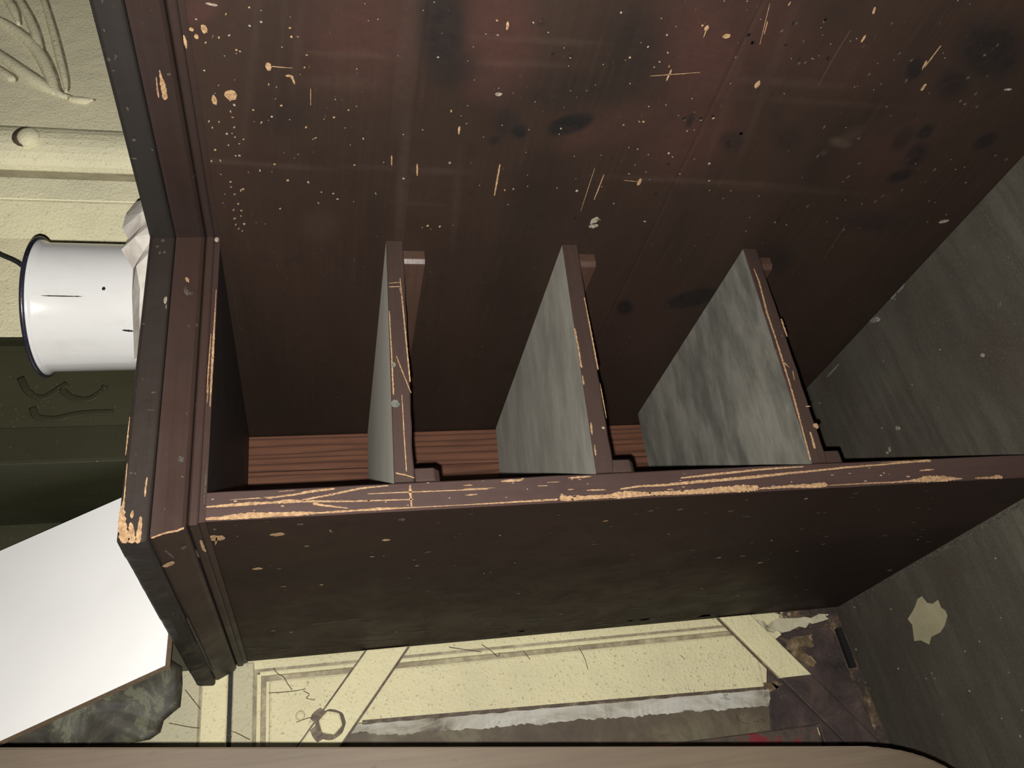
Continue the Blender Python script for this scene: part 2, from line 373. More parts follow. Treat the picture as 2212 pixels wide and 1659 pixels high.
MARKS = {
 ('side', 'w'): [[[0,-151.4,-18.1,4.46],[0,-152.1,-27,4.47]],[[0,-146.3,-9.1,4.51],[0,-146.5,-12.9,4.51]],[[0,-204.3,-8.5,3.45],[0,-204.7,-12.6,3.46]],[[0,-203.2,-0.7,1.38],[0,-203.5,-4.1,1.38]],[[0,-197.9,-3.5,1.76],[0,-198.2,-6.4,1.76]],[[0,-178.3,-47.9,3.43],[0,-178.7,-52.2,3.44]],[[0,-232.1,-373.3,1.94],[0,-232.7,-379.7,1.94]],[[0,-237.2,-356.7,2.28],[0,-237.5,-360.2,2.28]],[[0,-192.9,-418.5,3.52],[0,-193.3,-423.1,3.53]],[[0,-83.9,-356.7,3.91],[0,-84.1,-360.2,3.92]],[[0,-178.6,-51.3,0.58],[0,-178.4,-66.9,0.19]],[[0,-171.7,-61,0.79],[0,-171.6,-65.5,1.12],[0,-164.6,-67.5,0.34]],[[0,-236.2,-358.9,0.57],[0,-229.3,-359.2,0.19]],[[0,-162.3,-78.4,0.17],[0,-154.5,-78.3,0.25],[0,-146.5,-78.3,0.15]],[[0,-101.9,-140.7,0.39],[0,-96.3,-141.1,0.55],[0,-90.5,-141.5,0.34]],[[0,-94.2,-161.8,0.53],[0,-87.4,-162.5,0.76],[0,-80.4,-163.2,0.46]],[[0,-135.2,-190.9,0.64],[0,-131,-191.3,0.91],[0,-126.8,-191.7,0.55]],[[0,-97.8,-230.3,0.55],[0,-79.7,-231.2,0.81],[0,-60.7,-232.1,0.5]],[[0,-98.4,-313.1,0.18],[0,-72.4,-313.9,0.27],[0,-44.8,-314.8,0.16]],[[0,-91.5,-323.5,0.39],[0,-76,-323.4,0.57],[0,-60,-323.3,0.35]],[[0,-201,-345,0.56],[0,-195.5,-344.8,0.81],[0,-190,-344.6,0.49]],[[0,-193.4,-329.6,0.23],[0,-196.8,-349.5,0.32],[0,-200.1,-369.4,0.19]],[[0,-85.4,-342.9,0.28],[0,-84.9,-349.9,0.4],[0,-84.5,-357,0.24]],[[0,-229.4,-211.8,0.69],[0,-225.9,-212.2,0.98],[0,-222.2,-212.6,0.59]],[[0,-241.1,-556.1,0.43],[0,-229.4,-555.7,0.63],[0,-217.4,-555.4,0.38]],[[0,-226.8,-553.1,0.77],[0,-222.1,-554.2,1.11],[0,-217.4,-555.4,0.67]],[[0,-261.6,-397.6,0.16],[0,-245,-401.7,0.24],[0,-227.6,-406,0.15]],[[0,-247.6,-402.7,0.28],[0,-242,-404,0.41],[0,-236.2,-405.3,0.25]],[[0,-264.2,-412.8,0.43],[0,-262.3,-412.7,0.61],[0,-260.5,-412.5,0.37]],[[0,-243.8,-487,0.77],[0,-240.4,-487.1,1.11],[0,-236.9,-487.2,0.67]],[[0,-266.7,-480.4,0.77],[0,-263.7,-481.6,1.1],[0,-260.6,-482.8,0.66]],[[0,-205.8,-567.1,1.04],[0,-202.1,-567.5,1.49],[0,-198.4,-567.8,0.9]],[[0,-198.9,-18.6,0.94],[0,-198.6,-19.9,0.94]],[[0,-194.3,-9.9,0.85],[0,-193.7,-10.8,0.85]],[[0,-223.8,-40.3,0.71],[0,-222.3,-40.3,0.71]],[[0,-217.8,-25.7,0.35],[0,-215.8,-25,0.35]],[[0,-190.4,-28.9,0.78],[0,-189.6,-30.5,0.78]],[[0,-190.2,-76.9,0.52],[0,-189.7,-75.4,0.52]],[[0,-164.3,-49.3,0.42],[0,-162.1,-49.5,0.42]],[[0,-144.6,-105.1,0.94],[0,-144.5,-106.4,0.94]],[[0,-137.6,-94.6,0.89],[0,-136.1,-95.7,0.89]],[[0,-131.9,-21.4,0.61],[0,-131.3,-23.3,0.61]],[[0,-127.8,-12.3,0.44],[0,-125.7,-12.1,0.44]],[[0,-111.8,-28.9,0.57],[0,-110.2,-27.8,0.57]],[[0,-100.3,-7.3,0.77],[0,-97.9,-6.3,0.77]],[[0,-88.6,-3.4,0.62],[0,-86.4,-2.5,0.62]],[[0,-66.7,-15.7,0.79],[0,-65.3,-14.5,0.79]],[[0,-59.2,-25.1,0.92],[0,-57.4,-23,0.92]],[[0,-41.4,-18.3,1.24],[0,-41.1,-19.6,1.24]],[[0,-35.1,-15.2,0.57],[0,-32.5,-14.1,0.57]],[[0,-34.8,-20.5,0.92],[0,-32.2,-20.8,0.93]],[[0,-24.6,-15.6,0.87],[0,-22.5,-13.8,0.87]],[[0,-17.4,-15.4,0.43],[0,-14.6,-14.4,0.43]],[[0,-11.3,-16.5,1.35],[0,-10.6,-17.3,1.35]],[[0,-8.7,-19.1,0.91],[0,-7.9,-20.3,0.91]],[[0,-128.5,-41.8,1.07],[0,-127.9,-42.9,1.07]],[[0,-127,-75.2,0.65],[0,-124.7,-74.1,0.65]],[[0,-145.6,-56.6,0.92],[0,-144.3,-57.9,0.92]],[[0,-140.2,-37.8,0.81],[0,-138.7,-36.9,0.82]],[[0,-116.6,-82.6,0.49],[0,-115.3,-80.6,0.49]],[[0,-87.9,-50,0.85],[0,-85.9,-49.9,0.85]],[[0,-71.1,-60.1,1],[0,-68.8,-58.8,1.01]],[[0,-38.1,-52.3,0.76],[0,-35.9,-52,0.76]],[[0,-150.5,-182.2,0.58],[0,-147.9,-183.1,0.58]],[[0,-21.7,-179.2,1.06],[0,-19.9,-177.3,1.06]],[[0,-89.9,-110.9,0.69],[0,-89.6,-112.7,0.69]],[[0,-210.8,-66.3,0.73],[0,-209.8,-64.6,0.73]],[[0,-204.5,-66.1,0.78],[0,-202.6,-66.4,0.79]],[[0,-204.2,-69.7,0.51],[0,-203.8,-71.5,0.51]],[[0,-179.7,-73.8,0.66],[0,-179.4,-75.1,0.67]],[[0,-242.2,-321.2,0.69],[0,-241.9,-322,0.69]],[[0,-202.3,-330.7,0.48],[0,-200.8,-330.3,0.48]],[[0,-203.1,-341.4,1.02],[0,-203.2,-342.5,1.02]],[[0,-206.9,-332.1,0.5],[0,-206.1,-334,0.5]],[[0,-159.4,-397.6,0.92],[0,-156.7,-398,0.92]],[[0,-154.5,-374.7,0.5],[0,-154.3,-372.4,0.5]],[[0,-150.9,-338.7,0.91],[0,-149.1,-340.3,0.91]],[[0,-93.9,-345.8,0.8],[0,-92.5,-345.9,0.8]],[[0,-89.8,-423.6,1.09],[0,-88.3,-423.1,1.09]],[[0,-35.8,-335.6,0.69],[0,-34.6,-336.5,0.69]],[[0,-68.2,-240.4,1.14],[0,-68,-239.2,1.14]],[[0,-74.4,-258.7,0.53],[0,-73.1,-259.4,0.53]],[[0,-208.4,-309.7,0.82],[0,-208,-307.8,0.82]],[[0,-229.5,-203.3,0.67],[0,-228.7,-205.1,0.67]],[[0,-240.1,-354,0.77],[0,-238.5,-354.9,0.77]]],
 ('side', 'r'): [[[0,-247.2,-472.2,0.26],[0,-221.9,-471.9,0.45],[0,-194.6,-473.5,0.23]],[[0,-41.8,-592.2,0.45],[0,18.1,-598.2,0.32]]],
 ('side', 'p'): [[[0,-214,-46.8,0.81],[0,-212.3,-47.4,0.81]],[[0,-189.2,-32.7,0.64],[0,-188.9,-31.3,0.64]],[[0,-195.5,-59.9,0.55],[0,-194.4,-59.5,0.55]],[[0,-172,-6.4,0.67],[0,-170.9,-7.5,0.67]],[[0,-153.6,-96.5,0.56],[0,-153.4,-95.5,0.56]],[[0,-196.8,-166.8,0.84],[0,-195.4,-167.2,0.85]],[[0,-144.4,-24.1,0.83],[0,-141.9,-24.6,0.83]],[[0,-138,-21.1,0.4],[0,-135.8,-21.5,0.4]],[[0,-123.2,-23.2,0.62],[0,-121.3,-22,0.62]],[[0,-122,-7.1,0.51],[0,-119.8,-6.8,0.52]],[[0,-127.6,-5.6,0.6],[0,-125.5,-4.8,0.6]],[[0,-116.9,-20.4,0.39],[0,-115.5,-20.7,0.4]],[[0,-113.4,-22.4,0.69],[0,-112.1,-22.3,0.69]],[[0,-116.7,-17.1,0.81],[0,-114.6,-16.5,0.81]],[[0,-107,-24.8,0.8],[0,-105.8,-25.2,0.8]],[[0,-105.2,-16.8,0.51],[0,-103.6,-17,0.51]],[[0,-94.3,-21.9,0.78],[0,-93.7,-20.7,0.78]],[[0,-95.4,-23.8,0.89],[0,-93.6,-24.4,0.9]],[[0,-88.4,-10,1.14],[0,-88.2,-9,1.14]],[[0,-60.6,-16,0.55],[0,-60,-14,0.55]],[[0,-58.5,-22.5,0.49],[0,-55.3,-22,0.49]],[[0,-52.5,-18.1,0.8],[0,-51.8,-16.1,0.8]],[[0,-27.9,-19.9,0.54],[0,-25.7,-19.9,0.54]],[[0,-18.5,-21.9,0.98],[0,-15.5,-21.8,0.98]],[[0,-134.7,-49.4,0.95],[0,-133.9,-51,0.95]],[[0,-118.9,-117.5,0.48],[0,-116.3,-117.8,0.48]],[[0,-80.9,-38.4,0.52],[0,-78.1,-38.4,0.52]],[[0,-69,-76.3,1.24],[0,-68.4,-74.7,1.24]],[[0,-58.9,-86.2,0.54],[0,-57.2,-85.7,0.54]],[[0,-57.6,-96.3,0.71],[0,-56.1,-94.6,0.71]],[[0,-50.7,-98,0.83],[0,-50.4,-100.3,0.84]],[[0,-46.2,-82.8,0.57],[0,-44,-84.3,0.58]],[[0,-60.1,-129.9,0.42],[0,-57.1,-130.9,0.42]],[[0,-76.9,-151.2,1.13],[0,-77,-153.2,1.13]],[[0,-130,-163.1,0.63],[0,-128.9,-162.3,0.63]],[[0,-96.9,-189.4,1.24],[0,-96.4,-187.2,1.24]],[[0,-21.9,-189.5,0.97],[0,-18.8,-189,0.97]],[[0,-211.8,-6.5,0.68],[0,-210.7,-6.3,0.68]],[[0,-210.1,-39,0.65],[0,-208.9,-40.3,0.65]],[[0,-201.8,-26.7,0.5],[0,-200.2,-25.2,0.5]],[[0,-219.2,-320,0.65],[0,-217.4,-319.3,0.65]],[[0,-230.2,-330.2,0.76],[0,-228.4,-330.7,0.76]],[[0,-215.7,-335.8,0.4],[0,-214,-337.4,0.4]],[[0,-139.3,-272.7,0.68],[0,-137.4,-273.1,0.69]],[[0,-165.7,-339.2,0.61],[0,-164.8,-338.4,0.61]],[[0,-144.3,-380.6,0.52],[0,-142.1,-380.5,0.52]],[[0,-156.2,-387.1,0.79],[0,-154.6,-388.8,0.79]],[[0,-150.9,-334.9,0.4],[0,-148.9,-337.1,0.4]],[[0,-146,-324.7,0.64],[0,-145.3,-323.1,0.64]],[[0,-121.5,-343.7,0.8],[0,-120.8,-344.7,0.8]],[[0,-56.8,-342.6,0.91],[0,-56.3,-343.8,0.91]],[[0,-35,-379.1,0.8],[0,-34.3,-382.1,0.8]],[[0,-110.2,-415.3,1.31],[0,-107.9,-414.5,1.31]],[[0,-119.8,-372.9,0.92],[0,-117.1,-373.8,0.92]],[[0,-70.7,-303.1,1.33],[0,-70.2,-305.8,1.33]],[[0,-70.7,-247.5,0.73],[0,-68.9,-246.8,0.73]],[[0,-204.8,-262.8,0.47],[0,-203.3,-264.6,0.47]],[[0,-218,-205.8,0.63],[0,-217.8,-207.8,0.63]],[[0,-244.4,-290.2,0.76],[0,-242.8,-291,0.76]],[[0,-230.6,-229.2,0.48],[0,-229.2,-230.8,0.48]],[[0,-167.5,-213.6,1.71],[0,-168,-219.3,1.71]],[[0,-223.4,-13.3,1.02],[0,-222.6,-21,1.02]],[[0,-205.8,-643.3,1.18],[0,-206.5,-651.2,1.18]],[[0,-45.8,-695.2,2.36],[0,-49.1,-705.8,2.36]],[[0,-25.6,-327.7,2.58],[0,-27.2,-337.2,2.59]],[[0,-35.2,-327.9,4.8],[0,-32.5,-334.6,4.82]],[[0,-128.2,-649.5,0.75],[0,-127.6,-649.2,0.75]],[[0,-175.3,-270.9,0.36],[0,-175,-271.9,0.36]],[[0,-51.4,-246.6,0.46],[0,-50.2,-245.8,0.46]],[[0,-99.6,-57.9,0.34],[0,-99,-57.5,0.34]],[[0,-132.7,-63.1,0.54],[0,-132,-62.6,0.54]],[[0,-18.9,-173.2,0.37],[0,-17.7,-174,0.37]],[[0,-41.6,-569.2,0.53],[0,-41.1,-570.1,0.53]],[[0,-261.6,-379.9,0.43],[0,-260.7,-379.9,0.43]],[[0,-110.7,-291.2,0.29],[0,-109.4,-292.1,0.29]],[[0,-148.8,-111.8,0.39],[0,-148.1,-111.2,0.39]],[[0,-198.5,-15.2,0.22],[0,-197.9,-15,0.22]],[[0,-192.7,-397.9,0.39],[0,-191.5,-398.1,0.39]],[[0,-165.5,-26.6,0.4],[0,-165,-26.3,0.4]],[[0,-68.6,-591.6,0.33],[0,-67.4,-593.1,0.33]],[[0,-113.7,-398.5,0.35],[0,-113.2,-399.7,0.35]],[[0,-248.6,-396.8,0.46],[0,-248.1,-396.3,0.47]],[[0,-79.1,-47.2,0.59],[0,-78.7,-47.8,0.59]],[[0,-96.3,-392.4,0.6],[0,-95,-392.6,0.6]],[[0,-112.7,-314.1,0.54],[0,-112.3,-314.8,0.54]],[[0,-159.4,-270.3,0.38],[0,-158.9,-270.1,0.38]],[[0,-163.3,-378.8,0.37],[0,-162.1,-379.4,0.37]],[[0,-86.6,-256,0.72],[0,-86.7,-256.6,0.72]],[[0,-22.7,-200.7,0.51],[0,-22.1,-201.4,0.51]],[[0,-237.6,-477.1,0.31],[0,-237.2,-478.1,0.31]],[[0,-186,-316.6,0.46],[0,-184.9,-316.2,0.46]],[[0,-52.6,-9.5,0.33],[0,-51.3,-9.3,0.33]],[[0,-199.8,-16,0.35],[0,-199.5,-15.2,0.35]],[[0,-44.7,-485,0.58],[0,-43.8,-484.1,0.58]],[[0,-228.2,-388.1,0.43],[0,-227.8,-387.8,0.43]],[[0,-138.8,-224.4,0.44],[0,-137.8,-224.8,0.44]],[[0,-19.7,-31.4,0.37],[0,-18.9,-32.1,0.37]],[[0,-46.6,-681.5,0.42],[0,-45.1,-682.8,0.42]],[[0,-145.3,-191.4,0.37],[0,-145.2,-190.5,0.37]],[[0,-221,-117.1,0.32],[0,-220.4,-116.6,0.32]],[[0,-127.5,-103.3,0.55],[0,-127,-103.7,0.55]],[[0,-234.4,-563.2,0.48],[0,-234.2,-562.3,0.48]],[[0,-126.2,-211.7,0.29],[0,-124.8,-211.9,0.29]],[[0,-220.6,-512.6,0.64],[0,-220.2,-512.3,0.64]],[[0,-172.4,-556.1,0.25],[0,-171.6,-556.9,0.25]],[[0,-114.8,-79.3,0.53],[0,-114.1,-80,0.53]],[[0,-100.7,-686.7,0.92],[0,-100.5,-685.6,0.92]],[[0,-72.6,-217.5,0.56],[0,-72.6,-216.6,0.56]],[[0,-135.3,-87.7,0.43],[0,-134.1,-88,0.43]],[[0,-220.3,-453.8,0.38],[0,-219.9,-454.9,0.38]],[[0,-48.5,-112.4,0.61],[0,-47.7,-112.7,0.61]],[[0,-116.6,-662.1,0.63],[0,-116.2,-663.5,0.63]],[[0,-96.2,-359.9,0.48],[0,-95.9,-361.2,0.48]],[[0,-57.3,-695.4,0.65],[0,-56.7,-696.8,0.65]],[[0,-16.9,-181.9,0.59],[0,-16.1,-181.5,0.59]],[[0,-47.4,-577.9,0.76],[0,-46.5,-578,0.76]],[[0,-201,-290.3,0.4],[0,-200,-290.1,0.4]],[[0,-155.5,-195,0.38],[0,-154.9,-194.1,0.38]],[[0,-18.2,-39.6,0.45],[0,-17.3,-38.7,0.46]],[[0,-36.3,-527.9,0.56],[0,-34.7,-529.2,0.56]],[[0,-94.8,-556.5,0.55],[0,-94.7,-555.4,0.55]],[[0,-71.8,-303.5,0.43],[0,-71.3,-304.1,0.43]],[[0,-186.6,-447.4,0.33],[0,-185.6,-448.5,0.34]],[[0,-195.2,-189.1,0.44],[0,-194.8,-188.4,0.44]],[[0,-218.4,-198.3,0.49],[0,-217.4,-198.3,0.49]],[[0,-131,-47.5,0.34],[0,-130.3,-47.6,0.34]],[[0,-128.8,-36.9,0.4],[0,-128.4,-37.6,0.4]],[[0,-115.1,-377.6,0.49],[0,-114.1,-379,0.49]],[[0,-233,-113.8,0.46],[0,-233,-114.3,0.46]],[[0,-212.4,-256.9,0.47],[0,-211.4,-257,0.47]],[[0,-254.7,-382.6,0.22],[0,-254.4,-383.1,0.22]],[[0,-74.2,-8.2,0.56],[0,-73.1,-8.7,0.56]],[[0,-112.2,-249.8,0.42],[0,-111.4,-249.6,0.42]],[[0,-176.6,-283.8,0.47],[0,-176,-284.3,0.47]],[[0,-135.6,-246.9,0.53],[0,-134.9,-247.4,0.53]],[[0,-128.5,-481.9,0.27],[0,-127.7,-482.4,0.27]],[[0,-241.2,-417.9,0.27],[0,-240.2,-418.8,0.27]],[[0,-204.1,-70.6,0.47],[0,-204.1,-71.3,0.47]],[[0,-156.8,-521.5,0.45],[0,-156.4,-522.8,0.45]],[[0,-73.6,-670.7,0.41],[0,-73.1,-671.8,0.41]],[[0,-162.9,-246.6,0.55],[0,-162.6,-245.5,0.55]],[[0,-240.2,-480.8,0.39],[0,-239.8,-482,0.39]],[[0,-103.7,-348.3,0.79],[0,-103.6,-347.7,0.79]],[[0,-276.4,-554.7,0.26],[0,-276.2,-555.7,0.26]],[[0,-168.3,-352.2,0.47],[0,-167.2,-352.9,0.47]],[[0,-72.6,-571.3,0.28],[0,-71,-573.1,0.28]],[[0,-74.8,-663.9,1.04],[0,-74.6,-663.2,1.04]],[[0,-246.7,-447.3,0.26],[0,-245.7,-447.6,0.26]],[[0,-88,-366.5,0.43],[0,-87,-367.1,0.43]],[[0,-161.5,-54.3,0.5],[0,-161,-55,0.5]],[[0,-42.3,-7.2,0.28],[0,-40.9,-6.8,0.28]],[[0,-94.4,-135.2,0.44],[0,-93.5,-134.4,0.44]],[[0,-187.5,-29.4,0.33],[0,-186.8,-29.4,0.33]],[[0,-225.2,-524.1,0.56],[0,-224.5,-524.4,0.56]],[[0,-175.9,-371.4,0.5],[0,-175.3,-372.4,0.5]],[[0,-197.4,-264,0.33],[0,-196.6,-264.6,0.33]],[[0,-179.4,-195.8,0.27],[0,-178.5,-196.3,0.27]],[[0,-152.7,-12,0.47],[0,-152.3,-12.4,0.47]],[[0,-119.8,-670.4,1.14],[0,-119.3,-670,1.14]],[[0,-98.7,-67.6,0.33],[0,-98.2,-68.6,0.33]],[[0,-110.8,-107.5,0.36],[0,-110.4,-108.3,0.36]],[[0,-151,-53.8,0.42],[0,-150.8,-53.2,0.42]],[[0,-182.1,-289.8,0.53],[0,-181.9,-289.1,0.53]],[[0,-73.8,-285.6,0.54],[0,-72.3,-285.6,0.54]],[[0,-158.3,-366.8,0.5],[0,-158.1,-367.5,0.5]],[[0,-218.9,-437,0.38],[0,-217.9,-437.9,0.38]],[[0,-25.9,-489.3,0.56],[0,-24.4,-489.8,0.56]],[[0,-184.9,-21.2,0.28],[0,-184.2,-21.7,0.28]],[[0,-223.8,-242.3,0.49],[0,-222.8,-242.5,0.49]],[[0,-219.7,-456.4,0.32],[0,-219.5,-455.4,0.32]],[[0,-133.1,-272.6,0.39],[0,-132,-273.2,0.39]],[[0,-124.2,-147.7,0.57],[0,-123.4,-148.7,0.57]],[[0,-68.5,-446,0.46],[0,-67.5,-446.5,0.46]],[[0,-236.8,-335.2,0.46],[0,-236.3,-334.7,0.46]],[[0,-77.7,-427.9,0.55],[0,-77.1,-429,0.55]],[[0,-39.5,-513.7,0.58],[0,-37.7,-514.6,0.58]],[[0,-121.6,-615.9,0.42],[0,-120.1,-616.2,0.43]],[[0,-215.7,-167.3,0.44],[0,-215.5,-167.9,0.44]],[[0,-77.4,-29.2,0.54],[0,-77.1,-29.9,0.55]],[[0,-160.2,-15.3,0.28],[0,-159.1,-15,0.28]],[[0,-207.3,-190.9,0.29],[0,-206.4,-191,0.29]],[[0,-195.1,-138.9,0.3],[0,-194.6,-138.7,0.3]],[[0,-116.4,-355.5,0.58],[0,-115,-356.1,0.58]],[[0,-85.2,-299.5,0.42],[0,-84.6,-299.9,0.42]],[[0,-259.7,-362.4,0.45],[0,-259.4,-363.2,0.45]],[[0,-98.3,-512.1,0.46],[0,-97.6,-511.9,0.46]],[[0,-222.1,-47.6,0.27],[0,-221.1,-47.6,0.27]],[[0,-182.1,-110.5,0.35],[0,-180.9,-110.5,0.35]],[[0,-238.9,-159.2,0.49],[0,-238.4,-159.9,0.49]],[[0,-145.1,-386.4,0.54],[0,-144.1,-386.3,0.54]],[[0,-122.5,-336.4,0.73],[0,-122.3,-335.7,0.73]],[[0,-205.8,-306.3,0.56],[0,-205.5,-305.8,0.56]],[[0,-148.4,-25.3,0.42],[0,-148,-25.8,0.42]],[[0,-94.6,-65.2,0.28],[0,-93.8,-65.1,0.28]],[[0,-78.3,-450,0.76],[0,-77.8,-449.1,0.76]],[[0,-196.3,-523.8,0.32],[0,-195.6,-524.9,0.32]],[[0,-232.1,-153.1,0.39],[0,-231.6,-152.6,0.39]],[[0,-221.6,-312.7,0.37],[0,-221.1,-313.5,0.37]],[[0,-233.8,-463,0.7],[0,-233.2,-462.8,0.7]],[[0,-198.1,-505.1,0.32],[0,-196.9,-506,0.32]],[[0,-76.8,-325.4,0.75],[0,-76.6,-326.1,0.75]],[[0,-223.1,-458.7,0.47],[0,-222.5,-459.2,0.47]],[[0,-198.6,-507.6,0.36],[0,-197.9,-507.9,0.36]],[[0,-197.2,-576.5,0.26],[0,-196.2,-577.2,0.27]],[[0,-173.4,-215.1,0.49],[0,-172.8,-215.9,0.5]],[[0,-138.1,-195.7,0.5],[0,-137.8,-196.8,0.5]],[[0,-230.2,-566.9,0.55],[0,-230.2,-568,0.55]],[[0,-73.1,-479.7,0.52],[0,-72.3,-481.1,0.52]],[[0,-278,-544.1,0.61],[0,-277.6,-543.2,0.61]],[[0,-34.8,-20.4,0.57],[0,-33.5,-21,0.57]],[[0,-222.5,-122.8,0.48],[0,-222.3,-123.6,0.48]],[[0,-173.8,-71.6,0.34],[0,-173.2,-71.3,0.34]],[[0,-240.7,-451.7,0.23],[0,-240,-452.4,0.23]],[[0,-218.7,-65.7,0.29],[0,-218.5,-66.3,0.29]]],
 ('side', 'q'): [[[0,-253.4,-502,0.89],[0,-256.2,-502.9,0.89]],[[0,-224,-538.8,0.78],[0,-227.2,-540.4,0.77]],[[0,-204.6,-548.1,0.77],[0,-209.2,-547.1,0.77]],[[0,-208.3,-511.4,0.96],[0,-211.6,-511.2,0.96]],[[0,-201,-526.5,0.96],[0,-203.1,-527.6,0.96]],[[0,-212.6,-601.1,1.17],[0,-215.8,-601.5,1.16]],[[0,-197.8,-620.3,1.01],[0,-201.5,-620.4,1]],[[0,-187.5,-618,1.21],[0,-190.3,-617.5,1.21]],[[0,-185.4,-631.1,1.26],[0,-189,-632,1.25]],[[0,-189.7,-611.6,1.03],[0,-193.3,-611.3,1.02]],[[0,-179.4,-546.3,1.13],[0,-181.7,-546.8,1.12]],[[0,-144.7,-540.3,1.46],[0,-147.4,-541.6,1.46]],[[0,-121.9,-513.4,0.95],[0,-125.7,-513.2,0.95]],[[0,-153.6,-501.6,0.78],[0,-157.9,-501.7,0.78]],[[0,-99,-556.6,1],[0,-103.4,-558.5,1]],[[0,-116.2,-558.5,0.99],[0,-119.6,-559.8,0.99]],[[0,-112.7,-640.9,1.3],[0,-117.2,-640.5,1.29]],[[0,-85.4,-624.4,0.8],[0,-89.6,-623.6,0.79]],[[0,-59.5,-537.4,0.94],[0,-64.5,-536.6,0.94]],[[0,-29.1,-595.1,1.05],[0,-33.4,-594.2,1.04]],[[0,-214.4,-391.8,0.85],[0,-216.6,-391.8,0.85]],[[0,-213.3,-445.8,1.02],[0,-216.5,-445.7,1.01]],[[0,-214.8,-450.2,0.76],[0,-217.2,-451.4,0.76]],[[0,-246.6,-425.7,0.64],[0,-249.1,-426.9,0.64]],[[0,-249.7,-447,0.93],[0,-253.5,-447.2,0.93]],[[0,-238.5,-417.3,0.9],[0,-242.3,-418,0.89]],[[0,-232.5,-439.4,0.79],[0,-234.8,-439.3,0.79]],[[0,-134.3,-691.5,1.42],[0,-136.9,-692,1.42]],[[0,-129.7,-706.7,1.33],[0,-133.3,-707.6,1.32]],[[0,-76.7,-608.2,0.94],[0,-81.4,-609.3,0.94]],[[0,-69.4,-605.3,1.24],[0,-74.7,-605.3,1.24]],[[0,-228.9,-524.3,0.72],[0,-231.8,-525.9,0.72]],[[0,-234.2,-600.3,1.09],[0,-237.1,-600.9,1.08]],[[0,-243.8,-605.4,0.79],[0,-246.9,-604.9,0.79]],[[0,-216,-617.8,0.8],[0,-218,-618.6,0.8]],[[0,163.2,-54.2,0.52],[0,163.9,-53.6,0.52]],[[0,42.3,-187.4,0.57],[0,44.4,-187.7,0.57]],[[0,205.3,-178.2,0.76],[0,206.7,-177,0.76]],[[0,-22.9,-461.3,0.32],[0,-21.1,-462.8,0.32]],[[0,292.7,-619.1,0.93],[0,294.1,-618.9,0.93]],[[0,234.7,-621.9,0.73],[0,237,-623.5,0.73]],[[0,287.9,-256.9,0.45],[0,289.7,-257.8,0.45]],[[0,147.8,-439.7,0.8],[0,148.3,-439.1,0.8]],[[0,101.8,-468.3,0.85],[0,102,-469.4,0.85]],[[0,188.9,-257.3,0.81],[0,188.9,-258.8,0.81]],[[0,134.5,-225,0.43],[0,136.1,-225.9,0.43]],[[0,27.3,-250.3,0.32],[0,28.8,-250.6,0.32]],[[0,260.3,-221.2,0.43],[0,262.9,-222.5,0.43]],[[0,70.7,-51.6,0.39],[0,71.6,-52.2,0.39]],[[0,255.4,-155.6,0.8],[0,256.7,-156.9,0.8]],[[0,-19.8,-451.7,0.66],[0,-19.1,-453.4,0.66]],[[0,136.6,-8.6,0.51],[0,138.1,-7.7,0.51]],[[0,-8.5,-431,0.56],[0,-8.2,-429.9,0.56]],[[0,165.1,-496.5,1.05],[0,165.1,-497.7,1.05]],[[0,11.3,-337.8,0.58],[0,12.3,-337.4,0.58]],[[0,74.5,-133.3,0.7],[0,74.8,-134.1,0.7]],[[0,32.4,-343.7,0.83],[0,33.3,-342.9,0.83]],[[0,190.8,-73.6,0.55],[0,191.7,-74.7,0.55]],[[0,55.5,-54.4,0.41],[0,56.9,-54.3,0.41]],[[0,255.6,-180.9,0.74],[0,258.2,-180.5,0.74]],[[0,140.1,-271.9,0.64],[0,140.8,-272.7,0.64]],[[0,267.8,-670.8,0.91],[0,269.5,-670.9,0.91]],[[0,153,-426.9,0.66],[0,155,-428,0.66]],[[0,216.8,7.7,0.36],[0,219.4,7.4,0.36]],[[0,36.2,-311.5,0.38],[0,38.3,-311.7,0.38]],[[0,247.4,-587.9,0.78],[0,247.9,-589.1,0.78]],[[0,291.8,-200.7,0.51],[0,293.3,-201.1,0.51]],[[0,58.4,-241.6,0.45],[0,59.8,-241,0.45]],[[0,170.3,-258.6,0.5],[0,172.4,-259.7,0.5]],[[0,92.9,-452.1,0.6],[0,94.1,-453.6,0.6]],[[0,-2.8,-444.4,0.53],[0,-1.5,-446.2,0.53]],[[0,239,-503,1.06],[0,239.4,-504.5,1.06]],[[0,293.9,-294.2,0.76],[0,295,-293.7,0.76]],[[0,-5.4,-134.8,0.67],[0,-4.7,-134.1,0.67]],[[0,-8.8,-516.2,0.94],[0,-8.6,-515.4,0.94]]],
